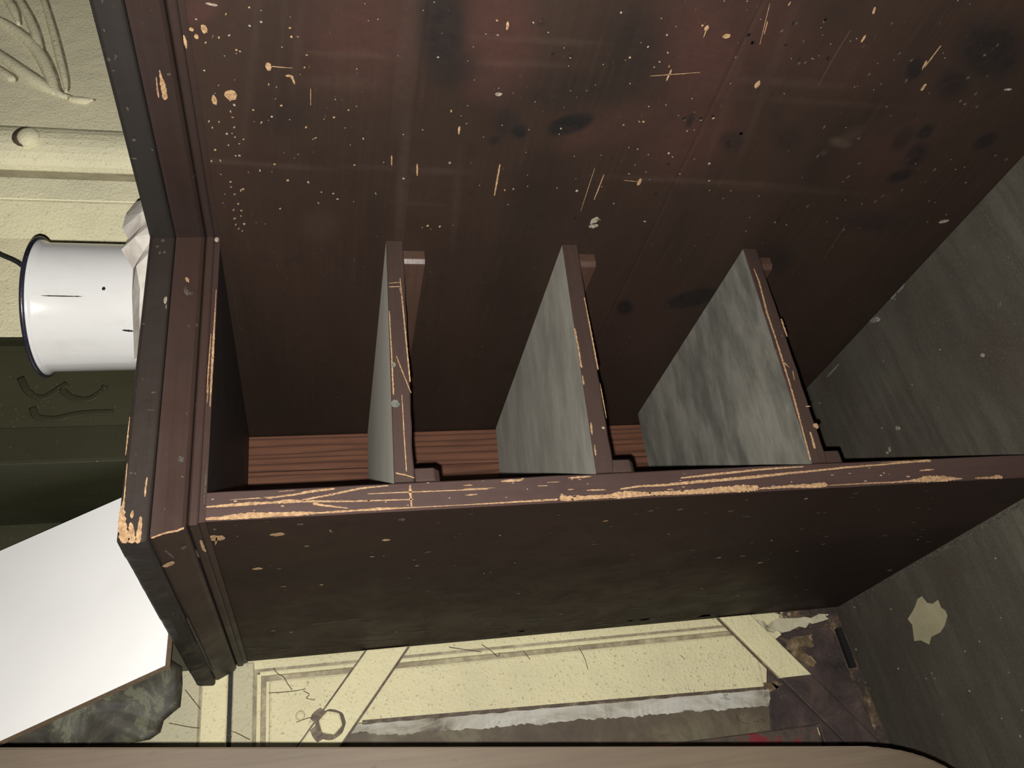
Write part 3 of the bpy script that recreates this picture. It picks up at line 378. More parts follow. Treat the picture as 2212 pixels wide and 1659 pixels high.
 ('side', 'k'): [[[0,-233.6,-394.1,0.81],[0,-236.7,-394,0.8]],[[0,-227.2,-400,1.53],[0,-230.6,-399.9,1.52]],[[0,-204.7,-249.6,1.41],[0,-207.7,-250.1,1.41]],[[0,-204.4,-263.1,1.32],[0,-206.6,-263.5,1.31]],[[0,-155.4,-387.3,1.68],[0,-158.2,-387.3,1.67]],[[0,-153.9,-373,1.53],[0,-157.7,-373,1.52]],[[0,-158.4,-397.1,1.48],[0,-161.1,-397,1.48]],[[0,-127.5,-424.5,1.35],[0,-130.6,-424.3,1.35]],[[0,-141.7,-430,1.66],[0,-145.8,-429.7,1.65]],[[0,-68.3,-378.9,1.07],[0,-72.8,-378.9,1.07]],[[0,-33,-311.5,0.99],[0,-38.5,-311.8,0.99]],[[0,-104.7,-377.5,1.4],[0,-108,-377.5,1.39]],[[0,-165.6,-250.3,0.84],[0,-169.2,-250.9,0.83]],[[0,-228.2,-427,1.46],[0,-230.6,-426.8,1.46]],[[0,-233.3,-392.9,1.08],[0,-236.8,-392.9,1.08]],[[0,-226.8,-398.9,0.95],[0,-230.8,-398.8,0.94]],[[0,-245.7,-423.6,0.89],[0,-249.4,-423.3,0.89]],[[0,-251.5,-447.4,1.27],[0,-255.4,-447,1.26]],[[0,-216.5,-444.2,1.02],[0,-219.6,-443.9,1.01]],[[0,-142.2,-429.3,1.26],[0,-145.2,-429.1,1.26]],[[0,-131.3,-421.8,1.51],[0,-136.1,-421.5,1.5]],[[0,-40.6,-516.2,1.3],[0,-45.7,-515.4,1.29]],[[0,-219.2,-467.7,1.07],[0,-223.5,-467.2,1.06]]],
 ('front', 'w'): [[[-260.8,0,2.4,0.7],[-260.7,0,-12.1,1.41],[-260,0,-29.6,2.31],[-260.3,0,-46.7,1.6],[-260.6,0,-64.7,1.61],[-260.8,0,-79,0.54],[-260.6,0,-93.8,0.91],[-260.5,0,-105.4,0.55],[-260.2,0,-119.2,1.1],[-260.5,0,-143.6,0.37],[-260.6,0,-184.5,0.28],[-260.5,0,-215.7,0.57],[-260.3,0,-247.6,0.77],[-260.2,0,-259.6,0.77]],[[-259.5,0,-260.5,2.52],[-259.8,0,-272.5,1.95],[-260,0,-291.1,1.57],[-259.9,0,-303.1,1.56],[-259.4,0,-309,2.74],[-259.2,0,-319.6,2.58],[-259.7,0,-336.4,1.4],[-259.9,0,-371.2,2.01],[-259.4,0,-399.3,2.63],[-259.2,0,-418.9,2.87],[-259.5,0,-432.7,2.28]],[[-260.2,0,-430.8,0.61],[-259.7,0,-461.3,1.25],[-260.1,0,-484.3,2.09],[-259.8,0,-496.3,1.88]],[[-260.6,0,-495.1,0.21],[-260.6,0,-536.8,0.53],[-260.9,0,-560.4,0.64],[-260.5,0,-577.8,0.85],[-259.6,0,-594.6,2.8],[-259.9,0,-610.1,2.87],[-260.4,0,-619.5,1.56],[-261,0,-631.2,0.34]],[[-261.1,0,-643.3,0.45],[-261.6,0,-661.7,1.11],[-261.1,0,-670.3,2.01],[-261.7,0,-673,0.98]],[[-251.8,0,0.6,0.36],[-251.3,0,-14.9,1.07],[-250.8,0,-31.9,1.26],[-250.9,0,-46.6,0.73],[-250.4,0,-56.3,1.64],[-250.9,0,-64.7,0.91],[-251.9,0,-82.4,0.73],[-253,0,-102.7,0.55],[-254,0,-147.9,0.47]],[[-247.1,0,-16.3,0.18],[-246.7,0,-47.9,0.55],[-245.3,0,-62.8,0.74],[-243.3,0,-74.3,1.11],[-242.3,0,-90.7,0.56]],[[-250.2,0,-66.4,0.73],[-247.2,0,-85.5,0.65],[-244.1,0,-102.7,0.75],[-242.9,0,-109.2,0.75],[-241.7,0,-130.1,0.38]],[[-252.9,0,-74.2,1.26],[-255.2,0,-82.4,0.72],[-258.4,0,-99.8,0.36]],[[-241.8,0,-146.1,0.52],[-246.7,0,-145.7,1.04],[-254.3,0,-145.8,0.69],[-260.6,0,-145.7,0.52]],[[-247.7,0,-113.7,0.28],[-247.9,0,-146.7,0.47],[-248.3,0,-175.1,0.38],[-248.4,0,-206,0.48]],[[-252.8,0,-186.8,0.38],[-252.5,0,-196.8,0.57]],[[-242.6,0,-215.9,1.09],[-242.4,0,-234.1,0.96]],[[-247.3,0,-185.9,0.23],[-247.9,0,-211.9,0.2]],[[-242.6,0,-270.3,0.8],[-242,0,-290.5,0.7]],[[-252.5,0,-268.5,0.47],[-252.4,0,-273.9,0.41]],[[-253.7,0,-283.5,0.63],[-254.2,0,-300.4,0.56]],[[-248,0,-244.4,0.39],[-248.1,0,-253.4,0.34]],[[-242,0,-554.6,0.26],[-241.3,0,-597.3,0.23]],[[-242.4,0,-49.8,0.22],[-242,0,-62.8,0.19]],[[-251.3,0,-590.4,0.87],[-250.7,0,-606.3,0.76]],[[-256.8,0,-351,0.48],[-256.7,0,-357.1,0.42]],[[-244.6,0,-186.2,0.46],[-244.7,0,-194.1,0.41]],[[-246.4,0,-36.9,0.29],[-248,0,-46.6,0.25]],[[-245.3,0,-252.4,0.32],[-245.5,0,-263.7,0.28]],[[-254.3,0,-311.3,0.59],[-252.5,0,-330.2,0.8],[-252.7,0,-349.7,1.01],[-251.3,0,-379.3,1.22],[-250.6,0,-406,1.23],[-249.4,0,-434.3,1.24],[-247.6,0,-465.5,0.94],[-246.3,0,-493.8,0.84],[-244.9,0,-519,0.86],[-243.7,0,-560.4,0.65],[-242.2,0,-588.8,1.1],[-242.1,0,-607,1.12]],[[-247.3,0,-365.2,0.61],[-245.2,0,-399.2,1.03],[-244.1,0,-420.6,0.83],[-243.1,0,-436.3,0.84],[-242.5,0,-459.8,0.64],[-242.2,0,-480.6,0.43]],[[-255,0,-126.2,0.34],[-255,0,-127.9,0.34]],[[-251.8,0,-553.6,0.67],[-251.8,0,-555.6,0.67]],[[-251.7,0,-47.6,0.36],[-251.7,0,-50.2,0.36]],[[-256.3,0,-218,0.31],[-256.3,0,-219.3,0.31]],[[-244.3,0,-278.6,0.25],[-244.3,0,-281.6,0.25]],[[-260.7,0,-269.2,0.38],[-260.7,0,-272.1,0.38]],[[-241,0,-158.3,0.4],[-241,0,-160.9,0.4]],[[-255.2,0,-364.8,0.39],[-255.2,0,-367.7,0.39]],[[-256.3,0,-575.1,0.62],[-256.3,0,-579.3,0.63]],[[-251.4,0,-502.6,0.43],[-251.4,0,-506.1,0.43]],[[-248.4,0,-19.3,0.45],[-248.4,0,-21.9,0.46]],[[-250.7,0,-520.1,0.38],[-250.7,0,-522.6,0.38]],[[-244,0,-272.6,0.31],[-244,0,-274.3,0.31]],[[-253.1,0,-113.3,0.4],[-253.1,0,-115.5,0.4]],[[-259.4,0,-441.1,0.26],[-259.4,0,-443.6,0.26]],[[-258.9,0,-334.9,0.57],[-258.9,0,-337.3,0.57]],[[-255.7,0,-462.9,0.36],[-255.7,0,-464.7,0.36]],[[-254,0,-51.9,0.54],[-254,0,-54.4,0.54]],[[-246,0,-4.2,0.45],[-246,0,-6.1,0.45]],[[-246.5,0,-541.7,0.46],[-246.5,0,-543,0.46]],[[-241.3,0,-231.9,0.44],[-241.2,0,-235.1,0.44]],[[-256.3,0,-33,0.35],[-256.3,0,-34.3,0.35]],[[-251.9,0,-94.1,0.46],[-251.9,0,-95.2,0.46]],[[-42.8,0,-152.3,0.31],[-68.2,0,-152.5,0.6],[-151,0,-153,0.57]],[[-125.1,0,-143.5,0.39],[-137,0,-146.5,0.49],[-161.5,0,-153,0.39]],[[-162.2,0,-145.5,0.28],[-199.3,0,-144.6,0.45],[-231.3,0,-144.1,0.35]],[[-78.7,0,-140.7,0.39],[-125.6,0,-139.7,0.57],[-162.9,0,-138.8,0.55]],[[-231.6,0,-135.6,0.58],[-233.6,0,-143.2,0.58],[-236.6,0,-150,0.39]],[[-49.1,0,-141.4,0.38],[-47.9,0,-153.6,0.38]],[[-53.2,0,-141.2,0.51],[-52.5,0,-152.4,0.51]],[[-53.1,0,-150.8,0.21],[-63.2,0,-152.5,0.41]],[[-62.9,0,-318.6,0.45],[-100.6,0,-317.5,0.66],[-142.2,0,-316,0.64]],[[-154.9,0,-315.1,0.42],[-190.3,0,-313.7,0.41]],[[-97.6,0,-302.9,0.88],[-117.9,0,-302.5,0.65],[-139.6,0,-301.4,0.84]],[[-146.7,0,-300.9,0.42],[-156.9,0,-300.2,0.83]],[[-192.9,0,-299.3,0.81],[-205.1,0,-298.1,0.8]],[[-213.6,0,-298.4,0.4],[-224.1,0,-297.5,0.99]],[[-25.9,0,-501.7,0.55],[-43.3,0,-502.2,0.79],[-80.9,0,-498.4,1.02],[-109.3,0,-497.8,0.76],[-134.2,0,-496.6,0.99],[-160.2,0,-495.3,0.73],[-182.5,0,-493.6,0.95],[-210,0,-491.2,0.7],[-236.9,0,-488.7,0.68]],[[-86.9,0,-511.2,0.77],[-98.8,0,-510.6,1.03],[-108.4,0,-510.3,0.51]],[[-208.9,0,-498.4,0.93],[-217.1,0,-497.7,0.92],[-226.1,0,-496.7,1.14]],[[-183.7,0,-502.4,0.48],[-183.8,0,-507.9,0.72]],[[-135.2,0,-496.3,0.58],[-142.9,0,-501.3,0.43]],[[-145.4,0,-503.2,0.47],[-156.4,0,-501.3,0.47]],[[-203.5,0,-503.1,2.79],[-203.7,0,-508.6,2.79]]],
 ('front', 'g'): [[[-258.9,0,-71.2,1.44],[-259.2,0,-77,1.44]],[[-167.3,0,-138.3,3.47],[-174.1,0,-141.1,3.46]],[[-133.7,0,-139.5,2.26],[-133.8,0,-142.6,2.26]]],
 ('front', 'p'): [[[-258.2,0,-424.7,0.36],[-258.2,0,-425.8,0.36]],[[-256.2,0,-262,0.56],[-256.2,0,-264.5,0.56]],[[-253.9,0,-549.4,0.48],[-253.9,0,-552.2,0.48]],[[-254.4,0,-174.2,0.48],[-254.3,0,-175.5,0.48]],[[-244.6,0,-224.4,0.31],[-244.6,0,-226.5,0.31]],[[-258.3,0,-271.4,0.59],[-258.3,0,-274.8,0.59]],[[-258.5,0,-532.3,0.53],[-258.5,0,-535.2,0.53]],[[-248.3,0,-285.4,0.59],[-248.3,0,-286.4,0.59]],[[-258.5,0,-142,0.46],[-258.5,0,-144,0.46]],[[-253.4,0,-558.6,0.31],[-253.4,0,-559.7,0.31]],[[-260.3,0,-245.8,0.44],[-260.3,0,-246.9,0.44]],[[-258.7,0,-443.7,0.65],[-258.7,0,-447.9,0.65]],[[-260.2,0,-303.8,0.25],[-260.2,0,-305.6,0.25]],[[-249.4,0,-363.9,0.3],[-249.4,0,-366.1,0.3]],[[-246.2,0,-87.3,0.59],[-246.2,0,-88.8,0.59]],[[-250.3,0,-235.8,0.44],[-250.3,0,-236.8,0.44]],[[-258.6,0,-361.8,0.35],[-258.6,0,-365.8,0.35]],[[-198.5,0,-307.7,1.31],[-198.6,0,-310.5,1.31]],[[2.2,0,-506.2,1.21],[2.3,0,-508.8,1.22]],[[1.7,0,-510.5,1.22],[1.8,0,-512.6,1.22]]],
 ('outer', 'w'): [[[-262,32.2,1.5,5.42],[-262,34.3,-11.2,5.46]],[[-262,33.2,-42.5,3.21],[-262,32.9,-53.8,3.22]],[[-262,58.2,-126.9,2.02],[-262,58.4,-134.2,2.02]],[[-262,104.5,-25.1,2.41],[-262,104.4,-33.8,2.42]],[[-262,38.6,-3.6,7.36],[-262,38.8,-4.9,7.36]],[[-262,157.1,-78.3,1.3],[-262,156.9,-82.1,1.3]],[[-262,154.4,-45.1,0.7],[-262,154.2,-50.4,0.7]],[[-262,61,-67.2,0.74],[-262,60.7,-71.3,0.74]],[[-262,94.4,-119.5,0.83],[-262,94.2,-123.3,0.83]],[[-262,331.6,-157.3,2.1],[-262,331.6,-159.9,2.1]],[[-262,161.1,-551.3,0.93],[-262,160.9,-554.5,0.93]],[[-262,124.6,-159.6,1.35],[-262,124.4,-163,1.35]],[[-262,318.3,-337.6,1.08],[-262,318.3,-344.7,1.09]],[[-262,228.7,-272.5,1.03],[-262,228.7,-275.3,1.03]],[[-262,163.2,-463.6,1.5],[-262,162.9,-469.5,1.5]],[[-262,152.6,-689.1,1.14],[-262,152.5,-692.2,1.14]],[[-262,163.5,-489.7,0.98],[-262,163.2,-496.4,0.99]],[[-262,94,-130.1,0.67],[-262,93.9,-131.5,0.67]],[[-262,123.3,-503.8,1.49],[-262,123.2,-506.2,1.49]],[[-262,254.2,-720,1.77],[-262,254.1,-726.8,1.77]],[[-262,22.7,-485.6,1.25],[-262,22.4,-489.5,1.25]],[[-262,63.9,-223.6,1.2],[-262,63.8,-225.6,1.2]],[[-262,46.2,-309.5,0.93],[-262,45.9,-314.3,0.93]],[[-262,298.6,-48.5,1.69],[-262,298.5,-52.4,1.69]],[[-262,135.2,-250.7,0.91],[-262,135.2,-252,0.91]],[[-262,305.7,-550.6,1.21],[-262,305.6,-555.5,1.21]],[[-262,189.2,-521.8,1.75],[-262,189,-528.4,1.75]],[[-262,31.6,-86,1.18],[-262,31.5,-87.6,1.18]],[[-262,87.1,-383.2,1.11],[-262,87,-384.8,1.11]],[[-262,265,-487.9,1.37],[-262,264.9,-492,1.37]],[[-262,158.1,-226.1,1.7],[-262,158,-227.3,1.7]],[[-262,288.1,-30.9,1.37],[-262,288,-36,1.37]]],
 ('outer', 'q'): [[[-262,16.1,-62.6,1.76],[-262,15.6,-67.9,1.77]],[[-262,17.6,-137,2.68],[-262,18.4,-142.7,2.69]],[[-262,16.2,-4.3,1.73],[-262,16.5,-6.8,1.74]],[[-262,32,-19.2,1.81],[-262,32.2,-20.5,1.81]],[[-262,156.4,-231,2.74],[-262,156.9,-233.7,2.74]],[[-262,93,-164.9,1.67],[-262,91.1,-170.8,1.67]],[[-262,55,-441,1.08],[-262,55.7,-452.1,1.08]],[[-262,30.8,-343.9,2.17],[-262,27.9,-348.4,2.17]],[[-262,31.5,-370.8,2.23],[-262,28.6,-375.3,2.23]],[[-262,40.5,-421.1,1.99],[-262,41.3,-426.7,1.99]],[[-262,17.9,-427.3,1.42],[-262,18.3,-430,1.42]],[[-262,285.5,-119.7,3.36],[-262,285.4,-129,3.37]],[[-262,390.5,-279.3,3.26],[-262,387.6,-294.2,3.27]],[[-262,365.1,-142.9,4.87],[-262,366.7,-163.4,4.9]],[[-262,277.8,-64.9,3.23],[-262,270.3,-118.9,3.26]],[[-262,16.7,-529.6,1.24],[-262,16.2,-535.5,1.24]],[[-262,100.7,-383.1,1.34],[-262,100.6,-385.5,1.34]],[[-262,133.8,-631.1,0.87],[-262,133.8,-632.7,0.87]],[[-262,21.1,-605.1,1.13],[-262,20.7,-610.7,1.13]],[[-262,41.5,-400.4,0.84],[-262,41.3,-402.5,0.84]],[[-262,54.8,-189.7,0.85],[-262,54.7,-191.1,0.85]],[[-262,29.9,-167.7,0.67],[-262,29.6,-170.5,0.67]],[[-262,73.2,-28.7,0.54],[-262,73.1,-29.5,0.54]],[[-262,217.1,-198.5,1.47],[-262,217,-202.8,1.47]],[[-262,305.7,-639.5,2.47],[-262,305.7,-644.4,2.47]],[[-262,123.3,-562.1,1.58],[-262,123,-568.1,1.58]],[[-262,94.5,-74.5,0.58],[-262,94.3,-76.9,0.58]],[[-262,8,-40.7,0.44],[-262,7.8,-43.6,0.44]],[[-262,145,-571.1,1.75],[-262,144.7,-576.8,1.76]],[[-262,257.8,-22.6,1.11],[-262,257.7,-24.2,1.11]],[[-262,142.2,-256.2,0.8],[-262,142,-259.7,0.8]],[[-262,327.5,-637.7,2.26],[-262,327.5,-643,2.27]],[[-262,84.4,-120.1,1.39],[-262,84.3,-121.3,1.4]],[[-262,135.2,-670.6,0.98],[-262,135,-676.8,0.98]],[[-262,100.3,-315.3,1.45],[-262,100,-320.8,1.45]],[[-262,97.3,-344.4,1.07],[-262,97.2,-347.5,1.07]],[[-262,284.4,-407.7,2.09],[-262,284.3,-414.5,2.09]],[[-262,153,-477,0.73],[-262,153,-478.2,0.73]],[[-262,155.5,-155,1.66],[-262,155.3,-158.7,1.66]],[[-262,96.7,-521.6,1.15],[-262,96.5,-525.6,1.15]],[[-262,134.8,-362.8,1.63],[-262,134.6,-367.3,1.63]],[[-262,93.3,-311.8,1.22],[-262,93,-316.4,1.23]],[[-262,301,-212.4,2],[-262,301,-215.2,2]],[[-262,320.8,-329.7,1.5],[-262,320.8,-333.4,1.5]],[[-262,39.4,-626.6,1.33],[-262,39.3,-628.1,1.33]],[[-262,181.2,-527.8,1.81],[-262,181,-532.7,1.81]],[[-262,11.2,-19.7,0.79],[-262,11.1,-20.9,0.79]],[[-262,34.5,-332.3,0.74],[-262,34.1,-337.7,0.74]],[[-262,237.4,-67.1,1.46],[-262,237.3,-71.4,1.46]],[[-262,65.4,-266.9,0.7],[-262,65.2,-270.5,0.7]],[[-262,330.3,-615.8,2.39],[-262,330.3,-620,2.39]],[[-262,304.8,-516,2.38],[-262,304.8,-522.6,2.39]],[[-262,27.2,-264.5,0.6],[-262,26.9,-267.9,0.6]],[[-262,162.5,-707.3,1.43],[-262,162.3,-714,1.43]],[[-262,122.3,-671.8,1.39],[-262,122,-677,1.39]],[[-262,135.1,-423.4,1.73],[-262,134.9,-429.5,1.73]],[[-262,125.8,-10.3,0.59],[-262,125.7,-12.6,0.59]],[[-262,293.2,-435.5,1.45],[-262,293.2,-442.2,1.45]],[[-262,125.3,-482.5,0.97],[-262,125.1,-487.3,0.97]],[[-262,130.9,-194.5,1.2],[-262,130.7,-196.7,1.21]],[[-262,108.3,-43.9,1.21],[-262,108,-48.9,1.21]],[[-262,61.8,-624.6,0.79],[-262,61.4,-631.3,0.79]],[[-262,62.7,-14.1,0.56],[-262,62.6,-15.1,0.56]],[[-262,330.7,-206,2.15],[-262,330.7,-208,2.15]],[[-262,14.6,-190.3,0.61],[-262,14.2,-194.6,0.61]],[[-262,345.9,-145.5,1.26],[-262,345.9,-149.1,1.26]],[[-262,198.2,-424.3,1.49],[-262,198.2,-426.8,1.49]],[[-262,57.7,-515.4,1.12],[-262,57.4,-520.8,1.12]],[[-262,294.4,-400.7,2.18],[-262,294.4,-406.6,2.19]],[[-262,44.5,-638.6,0.77],[-262,44.3,-641.5,0.77]],[[-262,207.8,-268.8,1.7],[-262,207.8,-270.2,1.7]],[[-262,258.4,-236.5,1.07],[-262,258.4,-240.7,1.08]],[[-262,24.9,-348.7,0.83],[-262,24.5,-354.1,0.83]],[[-262,183.9,-369.5,1.72],[-262,183.8,-372.4,1.72]],[[-262,252.9,-442.2,2.14],[-262,252.9,-444.4,2.14]],[[-262,59.4,-583.1,1.32],[-262,59.3,-584.9,1.32]],[[-262,126.9,-174.9,0.99],[-262,126.8,-176.2,0.99]],[[-262,321.3,-255.3,1.92],[-262,321.3,-261.8,1.93]],[[-262,189.7,-106.4,0.78],[-262,189.7,-107.3,0.78]],[[-262,332.7,-165.3,1.25],[-262,332.7,-169.1,1.25]],[[-262,61.7,-184.3,0.6],[-262,61.4,-188.4,0.61]],[[-262,34.6,-85.8,1.2],[-262,34.3,-89.1,1.2]],[[-262,143.7,-685.1,1.3],[-262,143.5,-690.5,1.3]],[[-262,76,-158.9,1.18],[-262,75.9,-159.7,1.18]],[[-262,163.9,-47.9,1.32],[-262,163.8,-51.3,1.32]],[[-262,207.3,-107.3,1.04],[-262,207.2,-110.4,1.04]],[[-262,301.5,-495.6,1.66],[-262,301.4,-501.8,1.66]],[[-262,109.1,-155.6,1.49],[-262,108.9,-159.4,1.49]],[[-262,66,-640.1,1.13],[-262,65.6,-645.2,1.13]],[[-262,157.2,-435.2,0.92],[-262,157,-441.8,0.92]],[[-262,111.7,-548.4,0.7],[-262,111.6,-550.6,0.7]],[[-262,98,-39.3,1.4],[-262,97.9,-40.7,1.4]],[[-262,124.4,-176.1,0.74],[-262,124.4,-177.2,0.74]],[[-262,99.1,-646.1,1.38],[-262,98.8,-651.4,1.38]],[[-262,198.9,-523.9,1.23],[-262,198.8,-527.2,1.23]],[[-262,25.8,-531.7,0.61],[-262,25.5,-536.4,0.61]],[[-262,57.3,-524.4,1.19],[-262,57.1,-527.2,1.19]],[[-262,268.7,-534.2,1.08],[-262,268.6,-540.6,1.08]],[[-262,250.7,-598.4,1.28],[-262,250.6,-602.6,1.28]],[[-262,302.2,-248.5,1.93],[-262,302.2,-253.4,1.93]],[[-262,144.6,-718.8,1.39],[-262,144.5,-720.8,1.39]],[[-262,59.4,-319,1.01],[-262,59.2,-323.1,1.01]],[[-262,197.6,-177.2,1.38],[-262,197.5,-182,1.38]],[[-262,161.2,-522.2,1.35],[-262,161.1,-524.6,1.35]],[[-262,76.4,-243.2,0.6],[-262,76.3,-244.6,0.6]],[[-262,68.2,-277.8,0.65],[-262,68.1,-278.9,0.65]],[[-262,277.9,-324.3,1.41],[-262,277.9,-328.1,1.41]],[[-262,132.2,-633.3,1.54],[-262,131.9,-640.4,1.54]],[[-262,381.5,-74.4,1.87],[-262,381.6,-83.3,1.87]],[[-262,376.9,-301.5,2.66],[-262,377.3,-332.8,2.68]],[[-262,347.3,-255.8,3.69],[-262,347.5,-281.9,3.72]],[[-262,385.2,-532.7,1.69],[-262,385.5,-548.2,1.7]],[[-262,393.6,-455.4,2.9],[-262,393.7,-461.7,2.91]],[[-262,374.1,-437.7,3.58],[-262,374.5,-467.8,3.61]],[[-262,320.8,-421.6,2.56],[-262,320.8,-442.6,2.58]],[[-262,373.3,-304.9,1.68],[-262,373.5,-318.2,1.69]],[[-262,362.2,-366,1.77],[-262,362.3,-373.1,1.78]],[[-262,384.2,-208.9,2.1],[-262,384.5,-225.2,2.1]],[[-262,380.6,-283.4,3.42],[-262,380.7,-292.1,3.42]],[[-262,368.2,-313.4,2.7],[-262,368.3,-319,2.71]],[[-262,325.7,-299.5,1.83],[-262,325.8,-313.7,1.83]],[[-262,376.4,-292.9,2.83],[-262,376.6,-312.5,2.84]],[[-262,340.1,-170.9,4.15],[-262,340.2,-197.9,4.18]],[[-262,369.4,-477.1,1.69],[-262,369.8,-510.8,1.71]],[[-262,374.9,-329.8,1.43],[-262,375.1,-344.5,1.43]],[[-262,380.8,-280.2,1.33],[-262,381.1,-304.6,1.34]],[[-262,380.7,-398,3.89],[-262,381.1,-424.1,3.92]],[[-262,387,-533.7,4.07],[-262,387.5,-561.8,4.09]],[[-262,371.3,-75.1,2.82],[-262,371.6,-94.8,2.83]],[[-262,362.1,-115.5,3.82],[-262,362.4,-140,3.85]],[[-262,375.4,-432.4,3.35],[-262,375.6,-445.7,3.36]],[[-262,383,-431.1,4.21],[-262,383.5,-463.4,4.25]],[[-262,379.9,-380.6,1.62],[-262,380,-387.3,1.62]],[[-262,370,-394.9,3.75],[-262,370.2,-411.2,3.77]],[[-262,356.2,-199.3,3.94],[-262,356.3,-206.3,3.95]],[[-262,377.3,-6.6,1.9],[-262,377.7,-29.8,1.91]],[[-262,335.8,-424.9,2.39],[-262,335.9,-446.5,2.41]],[[-262,387.4,-202.9,2.02],[-262,387.5,-209.9,2.02]],[[-262,346.3,2.8,3.47],[-262,346.5,-22,3.49]],[[-262,382,-523.3,4.55],[-262,382.4,-551.3,4.58]],[[-262,328.5,-307.2,2.92],[-262,328.5,-332.5,2.94]],[[-262,359.3,-252,2.56],[-262,359.6,-278.9,2.57]],[[-262,352.9,-349.9,3.57],[-262,353.1,-373.9,3.59]],[[-262,361.3,-484.5,1.79],[-262,361.6,-516.7,1.8]],[[-262,391.3,-338.7,2.28],[-262,391.9,-370.1,2.3]],[[-262,390.4,-226.8,3.52],[-262,390.6,-237.5,3.53]],[[-262,374.6,-453.5,4.39],[-262,375.1,-485.6,4.42]],[[-262,361.7,-32.5,3.14],[-262,361.9,-50.9,3.16]],[[-262,372.9,-522.1,2.79],[-262,373.1,-539.8,2.8]],[[-262,388.8,-255.5,3.02],[-262,389,-266.2,3.02]],[[-262,381.5,-535.3,4.74],[-262,381.8,-555.6,4.76]],[[-262,344.6,-309.3,3.16],[-262,344.7,-325.1,3.17]],[[-262,385.5,-19.5,3.68],[-262,385.6,-25,3.69]],[[-262,387.1,-319.1,3.76],[-262,387.3,-332.4,3.77]]],
 ('fr1', 'w'): [[[-13,-180.1,19.8,0.3],[-12.9,-168,19.6,1.53],[-12.8,-161.1,19.5,1.85],[-13,-154.9,19.8,1.41]],[[-14.2,-175.3,22.5,0.3],[-14.6,-164.1,23.3,0.61],[-14.6,-157.5,23.5,0.31]]],
 ('fr1', 'q'): [[[-9.5,-78.2,12.2,3.23],[-7.8,-76.7,11.5,3.25]],[[-11.3,-175.3,16,1.09],[-10,-174.6,13.3,1.09]]],
 ('sl1', 'q'): [[[-22.6,-193,48.5,1.39],[-22.6,-193.2,46.3,1.39]],[[-22.6,-184.6,47.1,0.71],[-22.6,-184.8,45.4,0.72]],[[-22.6,-126.1,45.7,1.28],[-22.6,-126.3,42.7,1.28]],[[-22.6,-153.7,44.1,1.57],[-22.6,-153.8,42.3,1.57]],[[-22.6,-108.4,48.9,0.89],[-22.6,-108.7,45.1,0.89]],[[-22.6,-117.8,33.9,1.31],[-22.6,-117.9,32.8,1.32]],[[-22.6,-214.4,46.3,0.98],[-22.6,-214.5,45.3,0.98]],[[-22.6,-200.5,50.5,3.39],[-22.6,-200.7,50.5,3.39]]],
 ('sl2', 'p'): [[[-85.7,-22.6,35.5,3.6],[-85.7,-22.6,32.8,3.6]],[[-92.4,-22.6,33.4,2.23],[-92.4,-22.6,32.8,2.23]]],
 ('sl2', 'q'): [[[-32,-22.6,45.2,0.97],[-31.9,-22.6,42.4,0.97]],[[-25.5,-22.6,41.5,1.48],[-25.5,-22.6,38.7,1.48]],[[-38.7,-22.6,42.6,1.45],[-38.7,-22.6,40.6,1.45]],[[-37.7,-22.6,39.2,1.45],[-37.6,-22.6,37.2,1.45]],[[-108.6,-22.6,49,0.65],[-108.6,-22.6,47.1,0.65]],[[-233.7,-22.6,46.7,0.7],[-233.8,-22.6,45,0.7]],[[-234.2,-22.6,44.1,0.52],[-234.3,-22.6,42.3,0.52]],[[-184.3,-22.6,39.8,0.46],[-184.5,-22.6,34.8,0.46]],[[-169.7,-22.6,38.1,0.59],[-169.7,-22.6,34.4,0.59]]],
 ('sl2', 'w'): [[[-225.9,-22.6,48.9,0.22],[-253.5,-22.6,48.4,0.44],[-260.8,-22.6,48.9,1.44],[-270.1,-22.6,48.3,2.23],[-280,-22.6,46,3],[-284.5,-22.6,44.5,2.17]],[[-269.8,-22.6,43,1.11],[-277,-22.6,41.5,1.95],[-284.8,-22.6,40.5,2.5]],[[-265.9,-22.6,37,0.58],[-274.1,-22.6,36.9,1.44],[-285.3,-22.6,37.4,1.72]],[[-189.2,-22.6,50.5,0.23],[-207.8,-22.6,50.5,0.45],[-220.4,-22.6,50.5,0.22]],[[-237.1,-22.6,35.3,0.45],[-247.4,-22.6,35.7,0.59],[-252.5,-22.6,35.5,0.29]],[[-264.5,-22.6,43.7,2.64],[-264.6,-22.6,41.4,2.64]]],
 ('fr2', 'w'): [[[-58.6,-14.1,22.3,2.69],[-57.6,-12.9,19.7,2.7]],[[-280.2,-18.2,30.5,0.48],[-275.6,-14.4,22.9,0.65],[-272.7,-10.7,14.8,0.65],[-269.7,-8.4,11.5,0.82]]],
 ('fr2', 'q'): [[[-70.9,-14.2,22.6,3.98],[-69.7,-12.8,19.4,3.99]],[[-72.2,-13.5,20.9,1.33],[-70.3,-11.1,15.7,1.33]],[[-219.2,-12.2,18.2,2.53],[-218.5,-10.4,14.2,2.54]],[[-103.4,-12.2,18.1,1.06],[-102.9,-11.5,16.5,1.07]],[[-100.3,-9.7,12.6,1.29],[-99.9,-9.1,11.5,1.29]],[[-232.5,-11,15.4,0.71],[-232.2,-10.2,13.7,0.71]]],
 ('bd2', 'w'): [[[-61.1,-5,-0.6,0.18],[-96.1,-5,-0.6,0.53],[-122.8,-5,-0.6,0.86],[-154.6,-5,-0.6,0.67],[-173,-5,-0.6,0.25]],[[-105.1,-5,1.5,0.17],[-139.9,-5,2,0.51],[-160.7,-5,2.1,0.25]],[[-152.5,-5,1.1,0.17],[-169.7,-5,1.7,0.33]]],
 ('bd2', 'q'): [[[-219.4,-5,-0.6,0.24],[-255.4,-5,-0.1,0.46]]],
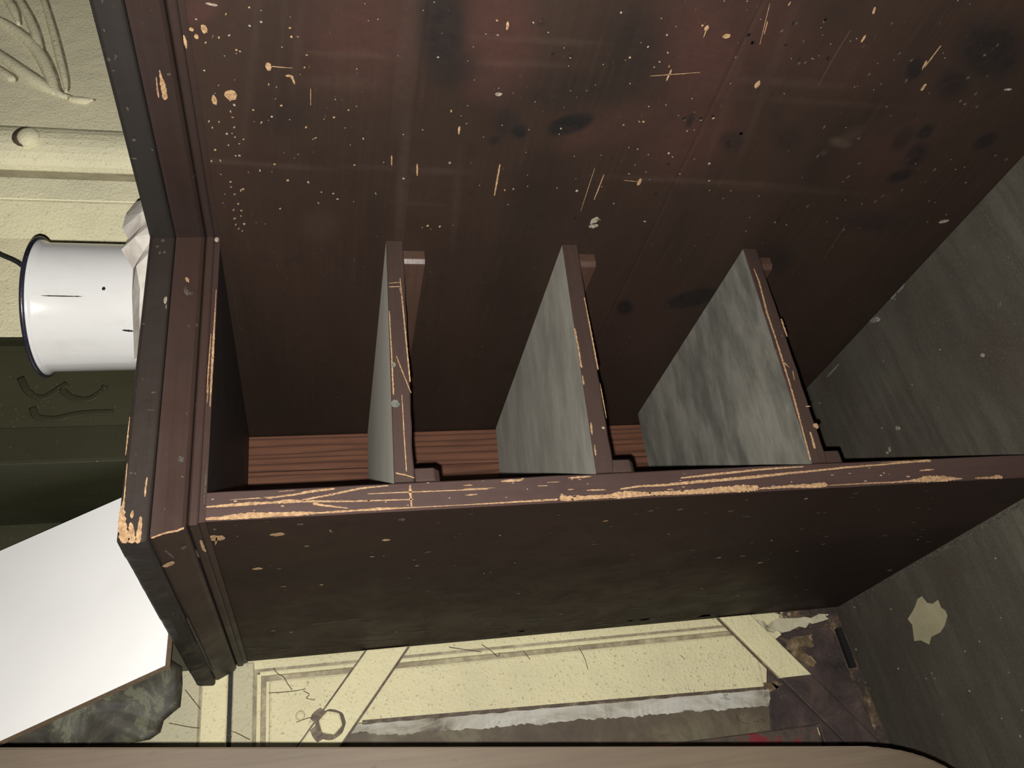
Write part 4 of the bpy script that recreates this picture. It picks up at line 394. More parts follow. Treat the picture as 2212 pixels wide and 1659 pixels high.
 ('bd1', 'w'): [[[-5,-202.6,2.1,0.89],[-5,-191.7,1.6,0.9]]],
 ('bd2', 'p'): [[[-8,-5,3.1,2.58],[-7.8,-5,-0.6,2.59]]],
 ('fr3', 'w'): [[[-280.7,32.2,30.5,3.45],[-276.9,40.2,24,3.51]]],
 ('fr3', 'q'): [[[-273.8,20.5,17.1,3.31],[-272,19.3,13.3,3.31]],[[-277.9,9.1,26.4,0.64],[-276.4,30.4,23,0.66]],[[-281.2,159.3,30.5,0.53],[-280.6,258.8,30.5,1.18],[-280.4,351.6,30.5,0.86]]],
 ('bd3', 'w'): [[[-267,22.6,4.7,0.82],[-267,41.1,4.5,1.21],[-267,47,3.6,0.6]]],
 ('bd3', 'q'): [[[-267,40.1,9.8,0.64],[-267,58.2,9.8,0.82]]],
 ('floor', 'q'): [[[-194.6,74.9,-736.4,0.46],[-195.6,77.4,-736.5,0.46]],[[-158.1,102.4,-733.9,0.63],[-158.1,103.8,-733.9,0.64]],[[-15.1,42.1,-724,1],[-14.2,45,-724,1.01]],[[-349.3,156.6,-747.1,0.72],[-349.1,158.1,-747.1,0.72]],[[-322.3,187.5,-745.2,0.38],[-321.6,190.9,-745.2,0.38]],[[-356.3,137.6,-747.6,0.53],[-357.2,139.1,-747.6,0.53]],[[-338.4,144.2,-746.3,1.01],[-339.6,145.1,-746.4,1.01]],[[-313.2,252.7,-744.6,0.56],[-314,251.2,-744.7,0.56]],[[-277.6,239.9,-742.2,0.94],[-277.1,243,-742.1,0.94]],[[-13.8,99.6,-724,0.71],[-14.6,103,-724,0.71]],[[-380.7,270.3,-749.3,0.61],[-381.8,268.9,-749.3,0.61]],[[-410.6,393.3,-751.3,0.36],[-410.5,396.7,-751.3,0.36]],[[-361.7,145.6,-748,0.31],[-362.3,147.5,-748,0.31]],[[-321.5,129.1,-745.2,0.83],[-321.9,131.9,-745.2,0.84]],[[-277.8,78.6,-742.2,1.05],[-280.1,78.4,-742.3,1.05]],[[-323.6,251.5,-745.3,0.42],[-324.1,252.9,-745.4,0.42]],[[-62.2,-2.8,-727.3,1.02],[-63.8,-2.5,-727.4,1.02]],[[-5.1,-85.1,-723.4,0.71],[-6.1,-83,-723.4,0.71]],[[-279.2,321.5,-742.3,0.9],[-279.8,323.6,-742.3,0.9]],[[-112,107.6,-730.7,0.46],[-114,107.3,-730.9,0.46]],[[-285.7,82.2,-742.7,0.54],[-286.9,81.9,-742.8,0.54]],[[-340.4,221.2,-746.5,1.04],[-343.1,220.3,-746.7,1.04]],[[-310.7,263.7,-744.4,0.85],[-309.7,267.8,-744.4,0.85]],[[-374.7,152.8,-748.9,0.45],[-375.3,153.7,-748.9,0.45]],[[-391.4,159.5,-750,0.4],[-392.9,160.6,-750.1,0.4]],[[-77.5,4.1,-728.3,0.43],[-78.4,4,-728.4,0.43]],[[-94,-1,-729.5,0.46],[-93,1.5,-729.4,0.46]],[[-135,180.8,-732.3,0.49],[-136.8,178.4,-732.4,0.49]],[[-283.4,347.5,-742.6,0.71],[-285.4,345.8,-742.7,0.71]],[[-95.5,252.2,-729.6,0.7],[-96.5,253,-729.7,0.7]],[[-415.3,219.3,-751.7,0.53],[-416.1,219.9,-751.7,0.53]],[[-368.3,239.6,-748.4,0.33],[-368.6,243,-748.4,0.33]],[[-273.3,174,-741.9,0.57],[-273,175.5,-741.8,0.58]],[[-26.9,47.7,-724.9,0.46],[-26.4,48.7,-724.8,0.46]],[[-23.9,4.9,-724.6,0.71],[-25.9,4.3,-724.8,0.71]],[[-333.2,124.3,-746,0.68],[-332.8,126.3,-746,0.68]],[[-319.3,262,-745,1],[-320.6,259.1,-745.1,1]],[[-322.2,160.9,-745.2,0.66],[-322.1,162.8,-745.2,0.67]],[[-312.9,124.1,-744.6,0.82],[-314.7,126.7,-744.7,0.82]],[[-295.8,87.8,-743.4,0.47],[-295.7,89.1,-743.4,0.48]],[[-277.2,278,-742.1,0.66],[-278.6,279.2,-742.2,0.67]],[[-166.7,85.9,-734.5,0.5],[-168.8,86.3,-734.6,0.5]],[[-167.6,116.7,-734.6,0.87],[-169.3,116.2,-734.7,0.87]],[[-44.1,2.7,-726,0.84],[-46,4.8,-726.2,0.84]],[[-94.9,28.9,-729.5,0.5],[-95.4,31,-729.6,0.5]],[[-48.3,65.7,-726.3,1.23],[-48.9,67.2,-726.4,1.23]],[[-179.8,48.4,-735.4,0.88],[-178.8,50.7,-735.3,0.89]],[[-366.4,185.3,-748.3,0.69],[-367.9,185,-748.4,0.69]],[[-357.3,288.7,-747.7,0.79],[-357.2,290.2,-747.6,0.79]],[[-290.6,355.7,-743.1,1.55],[-292.5,354.5,-743.2,1.55]],[[-45.9,-75.2,-726.2,0.69],[-46.9,-75.6,-726.2,0.69]],[[-401.1,183.6,-750.7,0.82],[-402,181.4,-750.7,0.81]],[[-274.9,268.6,-742,0.44],[-275.6,270.5,-742,0.44]],[[-285.1,89,-742.7,1.02],[-287.6,89.6,-742.8,1.02]],[[-58.7,227.6,-727,1.18],[-61.6,225.8,-727.2,1.18]],[[-411.5,237.9,-751.4,0.84],[-411.8,240.4,-751.4,0.84]],[[-321,107.5,-745.1,0.82],[-322.3,106.9,-745.2,0.82]],[[-51,-79.2,-726.5,0.48],[-51.8,-78.9,-726.6,0.48]],[[-304.4,89.7,-744,0.41],[-306.1,91.4,-744.1,0.41]],[[-394.4,184.2,-750.2,0.49],[-394.8,183.2,-750.2,0.49]],[[-386.1,196.5,-749.6,1],[-387.1,194.7,-749.7,1]],[[-326,288.2,-745.5,0.93],[-326.5,289.8,-745.5,0.93]],[[-401.4,202.5,-750.7,1.19],[-402.9,203.1,-750.8,1.19]],[[-362.7,125.3,-748,0.32],[-362.5,128.1,-748,0.32]],[[-393.5,264.8,-750.2,0.62],[-394,263.3,-750.2,0.62]],[[-325.2,391.5,-745.4,1.66],[-327.5,389.9,-745.6,1.65]],[[-293.3,150.6,-743.2,1.06],[-294.7,151.5,-743.3,1.06]],[[-35.6,268.9,-725.5,1.12],[-35.8,273.4,-725.5,1.12]],[[-50.3,236.6,-726.5,1.69],[-51.8,236.5,-726.6,1.69]],[[-129.4,116.7,-731.9,0.78],[-128.4,118.9,-731.9,0.79]],[[-127.2,171.8,-731.8,0.78],[-128.5,173.2,-731.9,0.78]],[[-325.5,192.9,-745.5,0.38],[-324.8,196.3,-745.4,0.38]],[[-276.9,386.9,-742.1,0.53],[-277.8,384.6,-742.2,0.53]],[[-330.1,152.9,-745.8,0.35],[-330.7,155.8,-745.8,0.35]],[[-328.2,168.9,-745.6,0.87],[-329.6,166,-745.7,0.87]],[[-443.4,216.4,-753.6,1.02],[-444.5,215.5,-753.7,1.02]],[[-3.1,-98.6,-723.2,0.58],[-4.5,-97.1,-723.3,0.58]],[[-57.7,79.3,-727,0.77],[-58,82.6,-727,0.78]],[[-396.2,168.9,-750.3,0.71],[-396.8,170.1,-750.4,0.71]],[[-363.2,162.8,-748.1,0.48],[-363.9,163,-748.1,0.48]],[[-72.7,194.6,-728,0.98],[-73.6,196.4,-728.1,0.98]],[[-35.2,272.8,-725.4,1.44],[-38.8,272.3,-725.7,1.44]],[[-119.9,86.9,-731.3,0.53],[-119,90.6,-731.2,0.54]],[[-115.8,47.9,-731,0.49],[-114.3,50.6,-730.9,0.49]],[[-311.4,240.7,-744.5,1.22],[-314,239.8,-744.7,1.21]],[[-168.1,126.5,-734.6,1.18],[-169.5,126.4,-734.7,1.18]],[[-364.1,177,-748.1,0.41],[-365.7,179.6,-748.2,0.41]],[[-86.3,-44.4,-729,0.49],[-87.1,-43.7,-729,0.49]],[[-377.5,323.5,-749,0.73],[-377.6,326.1,-749.1,0.74]],[[-58.7,45.1,-727.1,0.98],[-61.5,43.1,-727.2,0.97]],[[-384.7,374.9,-749.5,0.79],[-385.4,373.8,-749.6,0.79]],[[-328.9,320.7,-745.7,0.57],[-329.6,322,-745.7,0.57]],[[-328.4,113.7,-745.7,0.79],[-328.1,116.9,-745.6,0.79]],[[-91.6,60.2,-729.3,0.49],[-92,62,-729.3,0.49]],[[-350.5,182.5,-747.2,0.87],[-352.7,183.8,-747.3,0.87]],[[-299.2,401.9,-743.6,1.48],[-302.3,399.7,-743.9,1.48]],[[-348.2,159.4,-747,0.99],[-348.8,160,-747.1,0.99]],[[-380.4,336.1,-749.3,1.01],[-383,337.1,-749.4,1.01]],[[-322.1,173.5,-745.2,0.64],[-323.1,176.7,-745.3,0.64]],[[-190.3,44.3,-736.1,0.69],[-192,41.6,-736.2,0.68]],[[-30.3,32.9,-725.1,1],[-29,34.7,-725,1]],[[-119.4,-37.2,-731.2,0.95],[-121.6,-37.3,-731.4,0.95]],[[-428.3,220.9,-752.6,0.72],[-428.8,224.6,-752.6,0.72]],[[-284,139.1,-742.6,0.96],[-284.7,137.7,-742.6,0.96]],[[-101.2,27.6,-730,0.4],[-101.3,30.2,-730,0.4]],[[-24.7,-20.5,-724.7,1.15],[-25.4,-20.1,-724.8,1.15]],[[-96.3,97.1,-729.6,0.77],[-96,100,-729.6,0.77]],[[-30.8,-53.9,-725.1,0.89],[-31.9,-53.2,-725.2,0.89]],[[-328.5,125.2,-745.7,0.77],[-330.3,123,-745.8,0.77]],[[-144.9,152.7,-733,0.47],[-146.7,150.5,-733.1,0.47]],[[-369.8,372.3,-748.5,1.54],[-370.6,372,-748.6,1.54]],[[-284.9,376.1,-742.7,1.11],[-286.2,374.4,-742.7,1.11]],[[-80.1,259.2,-728.5,1.07],[-83.3,255.9,-728.7,1.07]],[[-355.5,261.2,-747.5,1.14],[-357.6,263.6,-747.7,1.14]],[[-25,-17.9,-724.7,0.81],[-25.3,-16.9,-724.7,0.81]],[[-118.2,164.1,-731.2,0.52],[-120.2,160.8,-731.3,0.52]],[[-438.6,208,-753.3,0.67],[-439.7,211.3,-753.3,0.67]],[[-393.8,196.9,-750.2,0.5],[-394.8,195.1,-750.2,0.5]],[[-139.7,-7.8,-732.6,0.58],[-139.2,-4.9,-732.6,0.58]],[[2.7,-72.8,-722.8,0.74],[-23.6,-72.9,-724.6,0.98],[-45.2,-70.5,-726.1,0.74],[-90.1,-66.8,-729.2,0.48]],[[-259.1,157,-740.9,1.33],[-286.1,151.6,-742.7,0.65]],[[-266.2,111.4,-741.4,0.31],[-307.3,120.5,-744.2,0.45]],[[-265.5,55.9,-741.3,1.28],[-265.6,97,-741.3,2],[-265.3,132.5,-741.3,1.38],[-265.7,171.3,-741.3,2.15],[-264.9,212.1,-741.3,1.73],[-264.9,256.7,-741.3,1.29],[-263.5,304.1,-741.2,1.88],[-263.9,346,-741.2,2.79],[-264.8,397.2,-741.3,3.48]]],
 ('floor', 'p'): [[[-376.6,295.3,-749,1.05],[-378.1,295.4,-749.1,1.05]],[[-379.7,281.5,-749.2,1.11],[-380.9,281.8,-749.3,1.11]],[[-94.1,-35.2,-729.5,0.53],[-95.9,-34.6,-729.6,0.53]],[[-454.2,197,-754.3,0.9],[-456.3,199.4,-754.5,0.9]],[[-96.3,112,-729.6,0.87],[-97.4,111.9,-729.7,0.87]],[[-95.3,-32.4,-729.6,0.72],[-95,-31.5,-729.6,0.72]],[[-294.3,304.5,-743.3,0.76],[-295.4,301.1,-743.4,0.75]],[[-373.8,283.4,-748.8,1.05],[-375.2,281.1,-748.9,1.05]],[[-362.1,191.6,-748,0.78],[-363.4,193.1,-748.1,0.78]],[[-364.7,402.9,-748.2,0.73],[-365.3,404.3,-748.2,0.73]],[[-136.5,95,-732.4,0.45],[-137.7,93.5,-732.5,0.45]],[[-402,237.7,-750.7,1.28],[-404.3,238.5,-750.9,1.28]],[[-435.7,212.6,-753.1,0.56],[-436.3,210.6,-753.1,0.56]],[[-297.2,121.7,-743.5,0.9],[-298.9,119.1,-743.6,0.89]],[[-366.2,217.4,-748.3,0.89],[-366.3,219.5,-748.3,0.89]],[[-305.8,130.8,-744.1,0.49],[-306.5,131.3,-744.1,0.49]],[[-4.2,75.7,-723.3,0.89],[-5.1,75.7,-723.4,0.89]],[[-272.4,353.2,-741.8,0.68],[-273.2,354.5,-741.9,0.68]],[[-350,148.8,-747.1,0.38],[-350.6,151.5,-747.2,0.38]],[[-357.5,404.2,-747.7,0.52],[-356.9,408,-747.6,0.52]],[[-433,181.6,-752.9,0.52],[-434.7,179.7,-753,0.52]],[[-356.8,333.3,-747.6,1],[-357.1,336.5,-747.6,1]],[[-397.8,173.8,-750.5,1.06],[-399.4,174.1,-750.6,1.06]],[[-27.7,268.8,-724.9,0.82],[-30.4,266.1,-725.1,0.82]],[[-317,401,-744.9,1.17],[-318.5,396.8,-745,1.16]],[[-416.2,294.5,-751.7,1.03],[-417.5,294.5,-751.8,1.03]],[[-49.9,134.5,-726.4,0.51],[-51.9,134.1,-726.6,0.51]],[[-113.4,182.8,-730.8,0.6],[-111.5,187.1,-730.7,0.61]],[[-272.9,365.5,-741.8,0.72],[-271.9,369.8,-741.8,0.73]],[[-87,55.7,-729,0.82],[-89.1,53.4,-729.1,0.81]],[[-123.4,165.1,-731.5,2.15],[-127.7,157.3,-731.8,2.13]],[[-137.6,190.1,-732.5,3.27],[-139.8,186,-732.6,3.26]],[[-139.4,196.2,-732.6,1.64],[-141.5,192,-732.8,1.63]],[[-121.9,14.3,-731.4,1.87],[-125.1,9.6,-731.6,1.86]],[[-2.4,117.8,-723.2,2.74],[-8.8,108.9,-723.6,2.71]]],
 ('floor', 'g'): [[[3.2,73.6,-722.8,4.15],[0.8,53.2,-722.9,4.07]],[[2.3,125.2,-722.8,3.31],[-6,113.7,-723.4,3.26]],[[-0,81.1,-723,2.45],[-0.4,70.9,-723,2.43]],[[-10.1,233.9,-723.7,1.39],[-9.8,202.1,-723.7,1.36]],[[8.1,-17.5,-722.4,1.14],[7.9,-44.6,-722.5,1.11]],[[6.7,-61.1,-722.5,1.08],[6.1,-72.8,-722.6,1.07]]],
}

STAINS = {"dark":[[-219.8,-167.1,-1.4,-15.3,41.8,-5.1,0.75,0.5],[-186.6,-177.9,-1.6,-18.6,16.2,-2.1,0.6,0.6],[-143.2,-279.5,-8.3,-17.0,8.8,-4.6,0.95,0.25],[-132.9,-239.8,-0.4,-6.0,7.1,-1.4,0.95,0.3],[-141.0,-228.0,-0.8,-11.1,13.9,-2.6,0.5,0.6],[-122.6,-221.2,-0.3,-4.5,4.3,-0.8,0.7,0.3],[99.0,-404.1,-0.0,-9.0,12.5,-4.0,0.9,0.4],[82.8,-476.0,-11.7,-25.7,13.6,-7.7,0.8,0.3],[-217.7,-547.9,2.9,-8.0,9.9,-1.2,0.9,0.3],[-105.1,-610.6,-6.5,-9.6,6.3,-6.3,0.85,0.4],[-157.0,-600.7,4.4,-6.8,7.6,2.7,0.85,0.35],[-150.9,-668.3,-7.9,-5.7,5.7,-7.7,0.85,0.3],[-239.8,-603.2,-2.6,-28.9,24.9,-19.9,0.8,0.5],[-207.8,-592.4,-12.0,-4.6,9.5,-15.9,0.7,0.6],[-130.8,-610.4,-12.6,-0.5,5.8,-10.8,0.75,0.5],[-42.8,-617.8,-1.2,-31.2,13.3,-8.4,0.5,0.7],[-213.9,-310.4,-2.2,-24.9,36.6,-12.2,0.45,0.7],[-178.1,-277.1,-10.5,-56.6,17.1,-5.9,0.35,0.8],[-140.8,-474.1,-0.9,-12.9,15.2,-7.9,0.4,0.7],[-135.0,-424.5,-0.7,-10.5,10.0,-4.5,0.5,0.5],[-229.9,-236.0,-0.2,-2.0,2.9,-0.7,0.6,0.5],[-154.0,-378.6,1.1,-3.5,7.2,-0.6,0.7,0.4],[-167.1,-246.7,0.7,-2.2,5.0,0.4,0.6,0.5],[-135.5,-57.8,-1.5,-20.1,17.8,0.7,0.3,0.8],[15.8,-539.7,-0.5,-21.1,22.3,-11.2,0.5,0.6],[-148.1,-584.1,-12.0,-0.9,4.6,-8.6,0.6,0.5]],"red":[[-207.5,-112.6,-3.2,-34.6,42.4,-1.6,0.8,0.8],[-216.3,-208.7,-2.1,-23.2,43.0,-7.9,1.0,0.6],[-180.9,-208.1,-1.7,-20.8,20.9,-3.6,0.8,0.6],[-214.7,-365.7,-2.9,-33.2,50.7,-21.1,1.0,0.7],[-135.2,-390.3,-28.8,-27.4,25.6,-23.5,0.9,0.7],[-145.5,-325.2,-15.1,-50.0,18.7,-8.9,0.5,0.8],[-241.8,-402.5,-3.4,-36.4,34.9,-17.2,0.6,0.8],[-213.4,-497.6,-4.1,-48.3,25.8,-15.8,0.3,0.8],[-133.9,-296.9,-13.0,-22.2,13.4,-7.9,0.6,0.6],[-216.9,-8.9,7.8,-1.5,6.4,12.7,0.9,0.5],[-131.1,-571.6,-25.3,-20.0,22.8,-27.0,0.35,0.8],[129.7,-414.0,0.2,-66.7,85.7,-27.7,0.35,0.8]],"light":[[-192.8,-105.2,-0.8,-30.5,2.7,0.0,0.7,0.6],[-168.9,-100.9,-0.4,-26.4,5.7,0.1,0.5,0.7],[-216.1,-239.2,-1.4,-44.9,2.2,-0.4,0.7,0.6],[-195.4,-226.3,-1.7,-38.4,2.4,-0.4,0.6,0.6],[-86.0,-38.3,2.0,-49.6,2.5,0.3,0.8,0.6],[-87.9,-132.0,-0.3,-33.8,2.0,-0.1,0.5,0.6],[-86.7,-181.3,-0.2,-23.3,3.1,-0.3,0.7,0.6],[-87.5,-423.2,1.1,-88.7,3.4,-1.3,0.8,0.6],[-196.8,-445.0,-0.3,-54.0,3.9,-1.7,0.6,0.7],[-180.3,-478.9,0.1,-87.8,2.7,-1.3,0.4,0.7],[-69.3,-152.2,0.2,-4.6,75.5,-2.3,0.8,0.5],[-187.7,-145.3,0.1,-6.6,59.1,-0.6,0.5,0.6],[-49.6,-199.9,0.2,-3.3,54.2,-4.6,0.5,0.6],[-15.7,-84.2,-0.6,-15.8,18.1,0.0,0.5,0.6],[-48.0,-165.8,0.7,-24.2,2.3,-0.1,0.5,0.6],[-140.0,-526.4,1.3,-10.8,5.1,-2.2,1.6,0.5],[-149.8,-532.0,-6.8,-5.7,4.2,-4.8,0.7,0.7],[-127.8,-517.4,-2.8,-1.2,1.9,-2.6,1.0,0.6],[-187.0,-69.0,0.1,-3.1,40.0,4.4,0.4,0.7],[-163.0,-36.6,0.1,-2.5,74.9,11.3,0.4,0.7],[-176.3,-56.2,0.1,-1.6,63.3,8.0,0.3,0.6],[-185.8,-430.0,1.0,-3.6,94.3,-14.8,0.4,0.8],[-160.7,-404.6,0.7,-2.7,89.8,-13.8,0.4,0.8],[-81.8,-504.8,1.4,-99.2,2.9,-1.4,0.4,0.7]]}

THREADS = [[[-271.6, -27.9], [-278.1, -32.9], [-282.1, -38.8], [-290.5, -43.7], [-296.8, -48.1]], [[-297.7, -23.3], [-298.2, -37.8], [-298.2, -52.5], [-297.3, -62.3]], [[-299.0, -59.8], [-303.5, -66.2], [-307.1, -63.2], [-310.0, -72.0]], [[-267.3, -262.9], [-275.2, -273.0], [-282.8, -280.3], [-278.8, -283.6]], [[-267.0, -224.5], [-272.1, -245.8], [-275.8, -261.9]], [[-285.6, 62.5], [-311.3, 42.6], [-326.7, 28.0], [-338.4, 13.7]], [[-317.8, 76.5], [-325.1, 51.1], [-331.7, 16.2], [-343.2, -5.0]], [[-330.8, -52.3], [-327.6, -66.8], [-329.6, -76.5]], [[-278.8, -311.6], [-290.1, -318.4]], [[-281.3, -379.9], [-293.7, -384.5], [-307.3, -386.5]], [[-302.4, -506.4], [-308.3, -510.9]]]
FLAKES = [([[-268.7, -623.7], [-271.3, -624.2], [-271.1, -627.2], [-270.2, -629.0], [-275.9, -634.0], [-270.0, -648.0], [-269.6, -657.0], [-270.2, -665.3], [-271.0, -678.1], [-270.4, -689.9], [-272.6, -697.8], [-268.3, -711.1], [-269.3, -720.0], [-269.8, -725.1], [-273.2, -720.2], [-272.3, -720.0], [-275.7, -723.2], [-277.8, -712.6], [-280.0, -697.8], [-277.8, -694.3], [-284.1, -686.4], [-281.5, -677.6], [-284.0, -669.3], [-286.2, -663.0], [-287.2, -652.0], [-283.5, -646.2], [-286.1, -640.7], [-283.5, -633.7], [-280.6, -629.4], [-282.8, -626.3], [-278.7, -619.8], [-277.0, -618.4]], 'old_cream'), ([[-293.0, -645.7], [-297.0, -659.5], [-293.7, -664.9], [-293.9, -679.7], [-293.2, -692.5], [-296.1, -689.6], [-301.0, -690.6], [-300.7, -687.9], [-308.1, -689.9], [-309.3, -683.3], [-307.0, -679.1], [-307.3, -672.4], [-307.3, -672.4], [-313.0, -672.4], [-318.8, -677.9], [-318.8, -680.9], [-328.1, -685.9], [-328.1, -686.4], [-329.6, -682.7], [-332.1, -681.0], [-332.4, -678.8], [-330.8, -676.1], [-331.9, -671.9], [-328.0, -671.2], [-322.0, -661.8], [-320.2, -660.3], [-317.5, -653.1], [-310.5, -657.2], [-307.4, -649.4], [-306.5, -650.0], [-302.0, -653.9], [-298.8, -650.8]], 'ochre'), ([[-357.2, -659.3], [-355.5, -662.8], [-356.9, -663.0], [-360.9, -668.5], [-360.0, -669.1], [-361.1, -671.0], [-363.9, -668.0], [-364.7, -675.1], [-363.9, -670.4], [-366.4, -665.1], [-366.0, -666.5], [-366.1, -662.6], [-363.4, -660.3], [-363.4, -657.6], [-359.8, -656.6], [-357.5, -655.8]], 'old_cream'), ([[-376.8, -561.1], [-378.1, -563.5], [-379.1, -569.1], [-376.9, -569.4], [-375.7, -577.3], [-379.3, -584.7], [-379.8, -591.1], [-381.2, -597.9], [-384.4, -599.8], [-387.1, -595.0], [-388.1, -594.5], [-384.7, -590.6], [-387.2, -587.1], [-386.3, -579.9], [-388.2, -574.3], [-387.1, -567.3], [-383.9, -562.3], [-381.5, -561.4], [-383.0, -561.0], [-380.3, -560.3]], 'taupe'), ([[-347.4, -591.4], [-345.3, -596.1], [-345.7, -599.3], [-344.5, -606.2], [-344.7, -616.2], [-343.0, -620.6], [-344.9, -624.8], [-347.3, -626.9], [-348.3, -630.6], [-349.7, -627.3], [-350.9, -622.8], [-354.5, -621.7], [-351.6, -625.9], [-354.9, -616.3], [-356.5, -607.2], [-353.6, -603.0], [-356.9, -596.0], [-352.7, -595.3], [-353.2, -593.3], [-348.0, -588.8]], 'ochre')]

NORMAL = {'side': (-1, 0, 0), 'front': (0, -1, 0), 'outer': (-1, 0, 0), 'fr1': (-.912, 0, -.41), 'fr2': (0, -.912, -.41), 'fr3': (-.912, 0, -.41),
          'sl1': (-1, 0, 0), 'sl2': (0, -1, 0), 'sl3': (-1, 0, 0), 'bd1': (-1, 0, 0), 'bd2': (0, -1, 0), 'bd3': (-1, 0, 0), 'floor': (-.0688, 0, .9976)}
MARK_NAME = {'w': 'bare_wood_wear', 'p': 'pale_specks', 'q': 'grey_specks', 'r': 'red_scratches', 'g': 'dust_smear', 'k': 'worm_holes'}

def marks(plane, col, parent, keep=None):
    """worn patches, splinters and specks: low ragged scabs lying on one face, one mesh per kind"""
    strokes = MARKS.get((plane, col), [])
    if keep: strokes = [s for s in strokes if keep(s)]
    if not strokes: return
    nrm = Vector(NORMAL[plane])
    rnd = random.Random(len(strokes) * 31 + ord(col))
    bm = bmesh.new()
    for s in strokes:
        P = [Vector(q[:3]) * 0.001 for q in s]; Wd = [q[3] * 0.001 for q in s]
        seg = [(P[i + 1] - P[i]).length for i in range(len(P) - 1)]
        tot = sum(seg)
        n_ = max(6, min(260, int(tot / 0.0011)))
        A = []; B = []
        ph = rnd.uniform(0, 100)
        for k in range(n_ + 1):
            f = k / n_ * tot; i = 0
            while i < len(seg) - 1 and f > seg[i]: f -= seg[i]; i += 1
            u = min(1, f / max(seg[i], 1e-9))
            p = P[i].lerp(P[i + 1], u); w = Wd[i] * (1 - u) + Wd[i + 1] * u
            t = (P[i + 1] - P[i]).normalized(); b = nrm.cross(t).normalized()
            d = min(k, n_ - k) / n_ * tot
            capl = max(w * 1.2, 0.0003) if len(P) > 2 else tot * 0.5
            cap = math.sqrt(max(0.0, 1 - (1 - min(1, d / capl)) ** 2))
            j1 = 1 + 0.55 * noise.noise(Vector((k * 0.55 + ph, 1.3, plane.__len__()))); j2 = 1 + 0.55 * noise.noise(Vector((k * 0.55 + ph, 9.1, 4.0)))
            off = nrm * 0.00018
            A.append(bm.verts.new(p + off + b * w * cap * j1)); B.append(bm.verts.new(p + off - b * w * cap * j2))
        for k in range(n_):
            try: bm.faces.new((A[k], A[k + 1], B[k + 1], B[k]))
            except ValueError: pass
    for f in bm.faces:
        f.normal_update()
        if f.normal.dot(nrm) < 0: f.normal_flip()
    me = bpy.data.meshes.new('marks'); bm.to_mesh(me); bm.free()
    o = link(MARK_NAME[col], me, M[col], parent)
    o['kind'] = 'stuff'
    return o

# ------------------------------------------------------------------ room shell
O, L, YB = -0.262, -0.240, 0.408          # stile outer / inner face, wall plane
FZ = lambda x: -0.723 + 0.069 * x         # the floor falls a little to the left
fm = hex_mesh([(-1.3, -1.2, FZ(-1.3)), (1.0, -1.2, FZ(1.0)), (1.0, 0.6, FZ(1.0)), (-1.3, 0.6, FZ(-1.3)),
               (-1.3, -1.2, -0.90), (1.0, -1.2, -0.90), (1.0, 0.6, -0.90), (-1.3, 0.6, -0.90)])
floor = tag(link('floor', fm, M['floor'], loc=(0, 0, -0.723)), 'dusty grey-brown floor beside and under the wooden shelf unit', None, None, 'structure')
for c_ in 'pqg': marks('floor', c_, floor)
# bare cream patch where the floor paint came away
bm = bmesh.new()
FLAKE = [[-312.8, 281.6], [-320.7, 278.5], [-337.1, 287.1], [-339.0, 276.1], [-346.4, 265.9], [-340.3, 257.9], [-339.8, 240.8], [-335.6, 230.3], [-327.5, 219.4], [-321.4, 219.0], [-317.0, 223.1], [-309.0, 222.1], [-310.1, 232.1], [-306.4, 240.4], [-297.9, 243.6], [-298.5, 252.0], [-304.4, 260.8], [-307.0, 266.4]]
vs = [bm.verts.new((x * .001, y * .001, FZ(x * .001) + 0.0002)) for x, y in FLAKE]
f_ = bm.faces.new(vs)
ex = bmesh.ops.extrude_face_region(bm, geom=[f_])
for v in ex['geom']:
    if isinstance(v, bmesh.types.BMVert): v.co.z += 0.0006
fk = link('paint_patch', bm_mesh(bm), M['flake'], floor)
tag(fk, 'ragged cream paint patch on the grey floor')

wall = tag(link('wall_back', box_mesh(-1.3, 0.0610, YB, 0.50, -0.83, 0.9), M['cream'], loc=(-0.5, YB, -0.75)), 'cream painted panelled wall behind the shelf unit', None, None, 'structure')
def wpart(name, me, mat, label=None, smooth=False):
    o = link(name, me, mat, wall, smooth)
    if label: o['label'] = label
    return o
# boards of the frame above the panel
wpart('frame_board', box_mesh(-0.60, -0.2625, YB - 0.006, YB + 0.01, -0.0075, 0.0145, 0.0012), M['cream_dull'])
wpart('frame_board', box_mesh(-0.60, -0.2555, YB - 0.010, YB + 0.01, 0.019, 0.046, 0.0015), M['cream2'])
wpart('frame_board', box_mesh(-0.60, -0.18, YB - 0.004, YB + 0.01, 0.0475, 0.30, 0.0012), M['cream_dull'])
wpart('joint_gap', box_mesh(-0.60, -0.2625, YB - 0.0045, YB, 0.0143, 0.0192), M['black'])
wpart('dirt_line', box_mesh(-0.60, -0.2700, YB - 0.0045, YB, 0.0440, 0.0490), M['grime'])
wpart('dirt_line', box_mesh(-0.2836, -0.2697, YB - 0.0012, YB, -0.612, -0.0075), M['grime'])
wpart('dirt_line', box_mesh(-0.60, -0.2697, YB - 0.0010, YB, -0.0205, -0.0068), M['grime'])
# panel: a bead all round, then the raised field
wpart('panel_bead', box_mesh(-0.2785, -0.2735, YB - 0.006, YB + 0.01, -0.612, -0.0105, 0.0018, 2), M['cream2'])
wpart('panel_bead', box_mesh(-0.60, -0.2735, YB - 0.006, YB + 0.01, -0.0155, -0.0105, 0.0018, 2), M['cream2'])
fieldpoly = [(-0.60, -0.024), (-0.284, -0.024), (-0.284, -0.612), (-0.351, -0.606), (-0.338, -0.100), (-0.60, -0.100)]
wpart('raised_panel', prism_mesh(fieldpoly, 1, YB - 0.007, YB + 0.01, 0.003, 2), M['cream'])
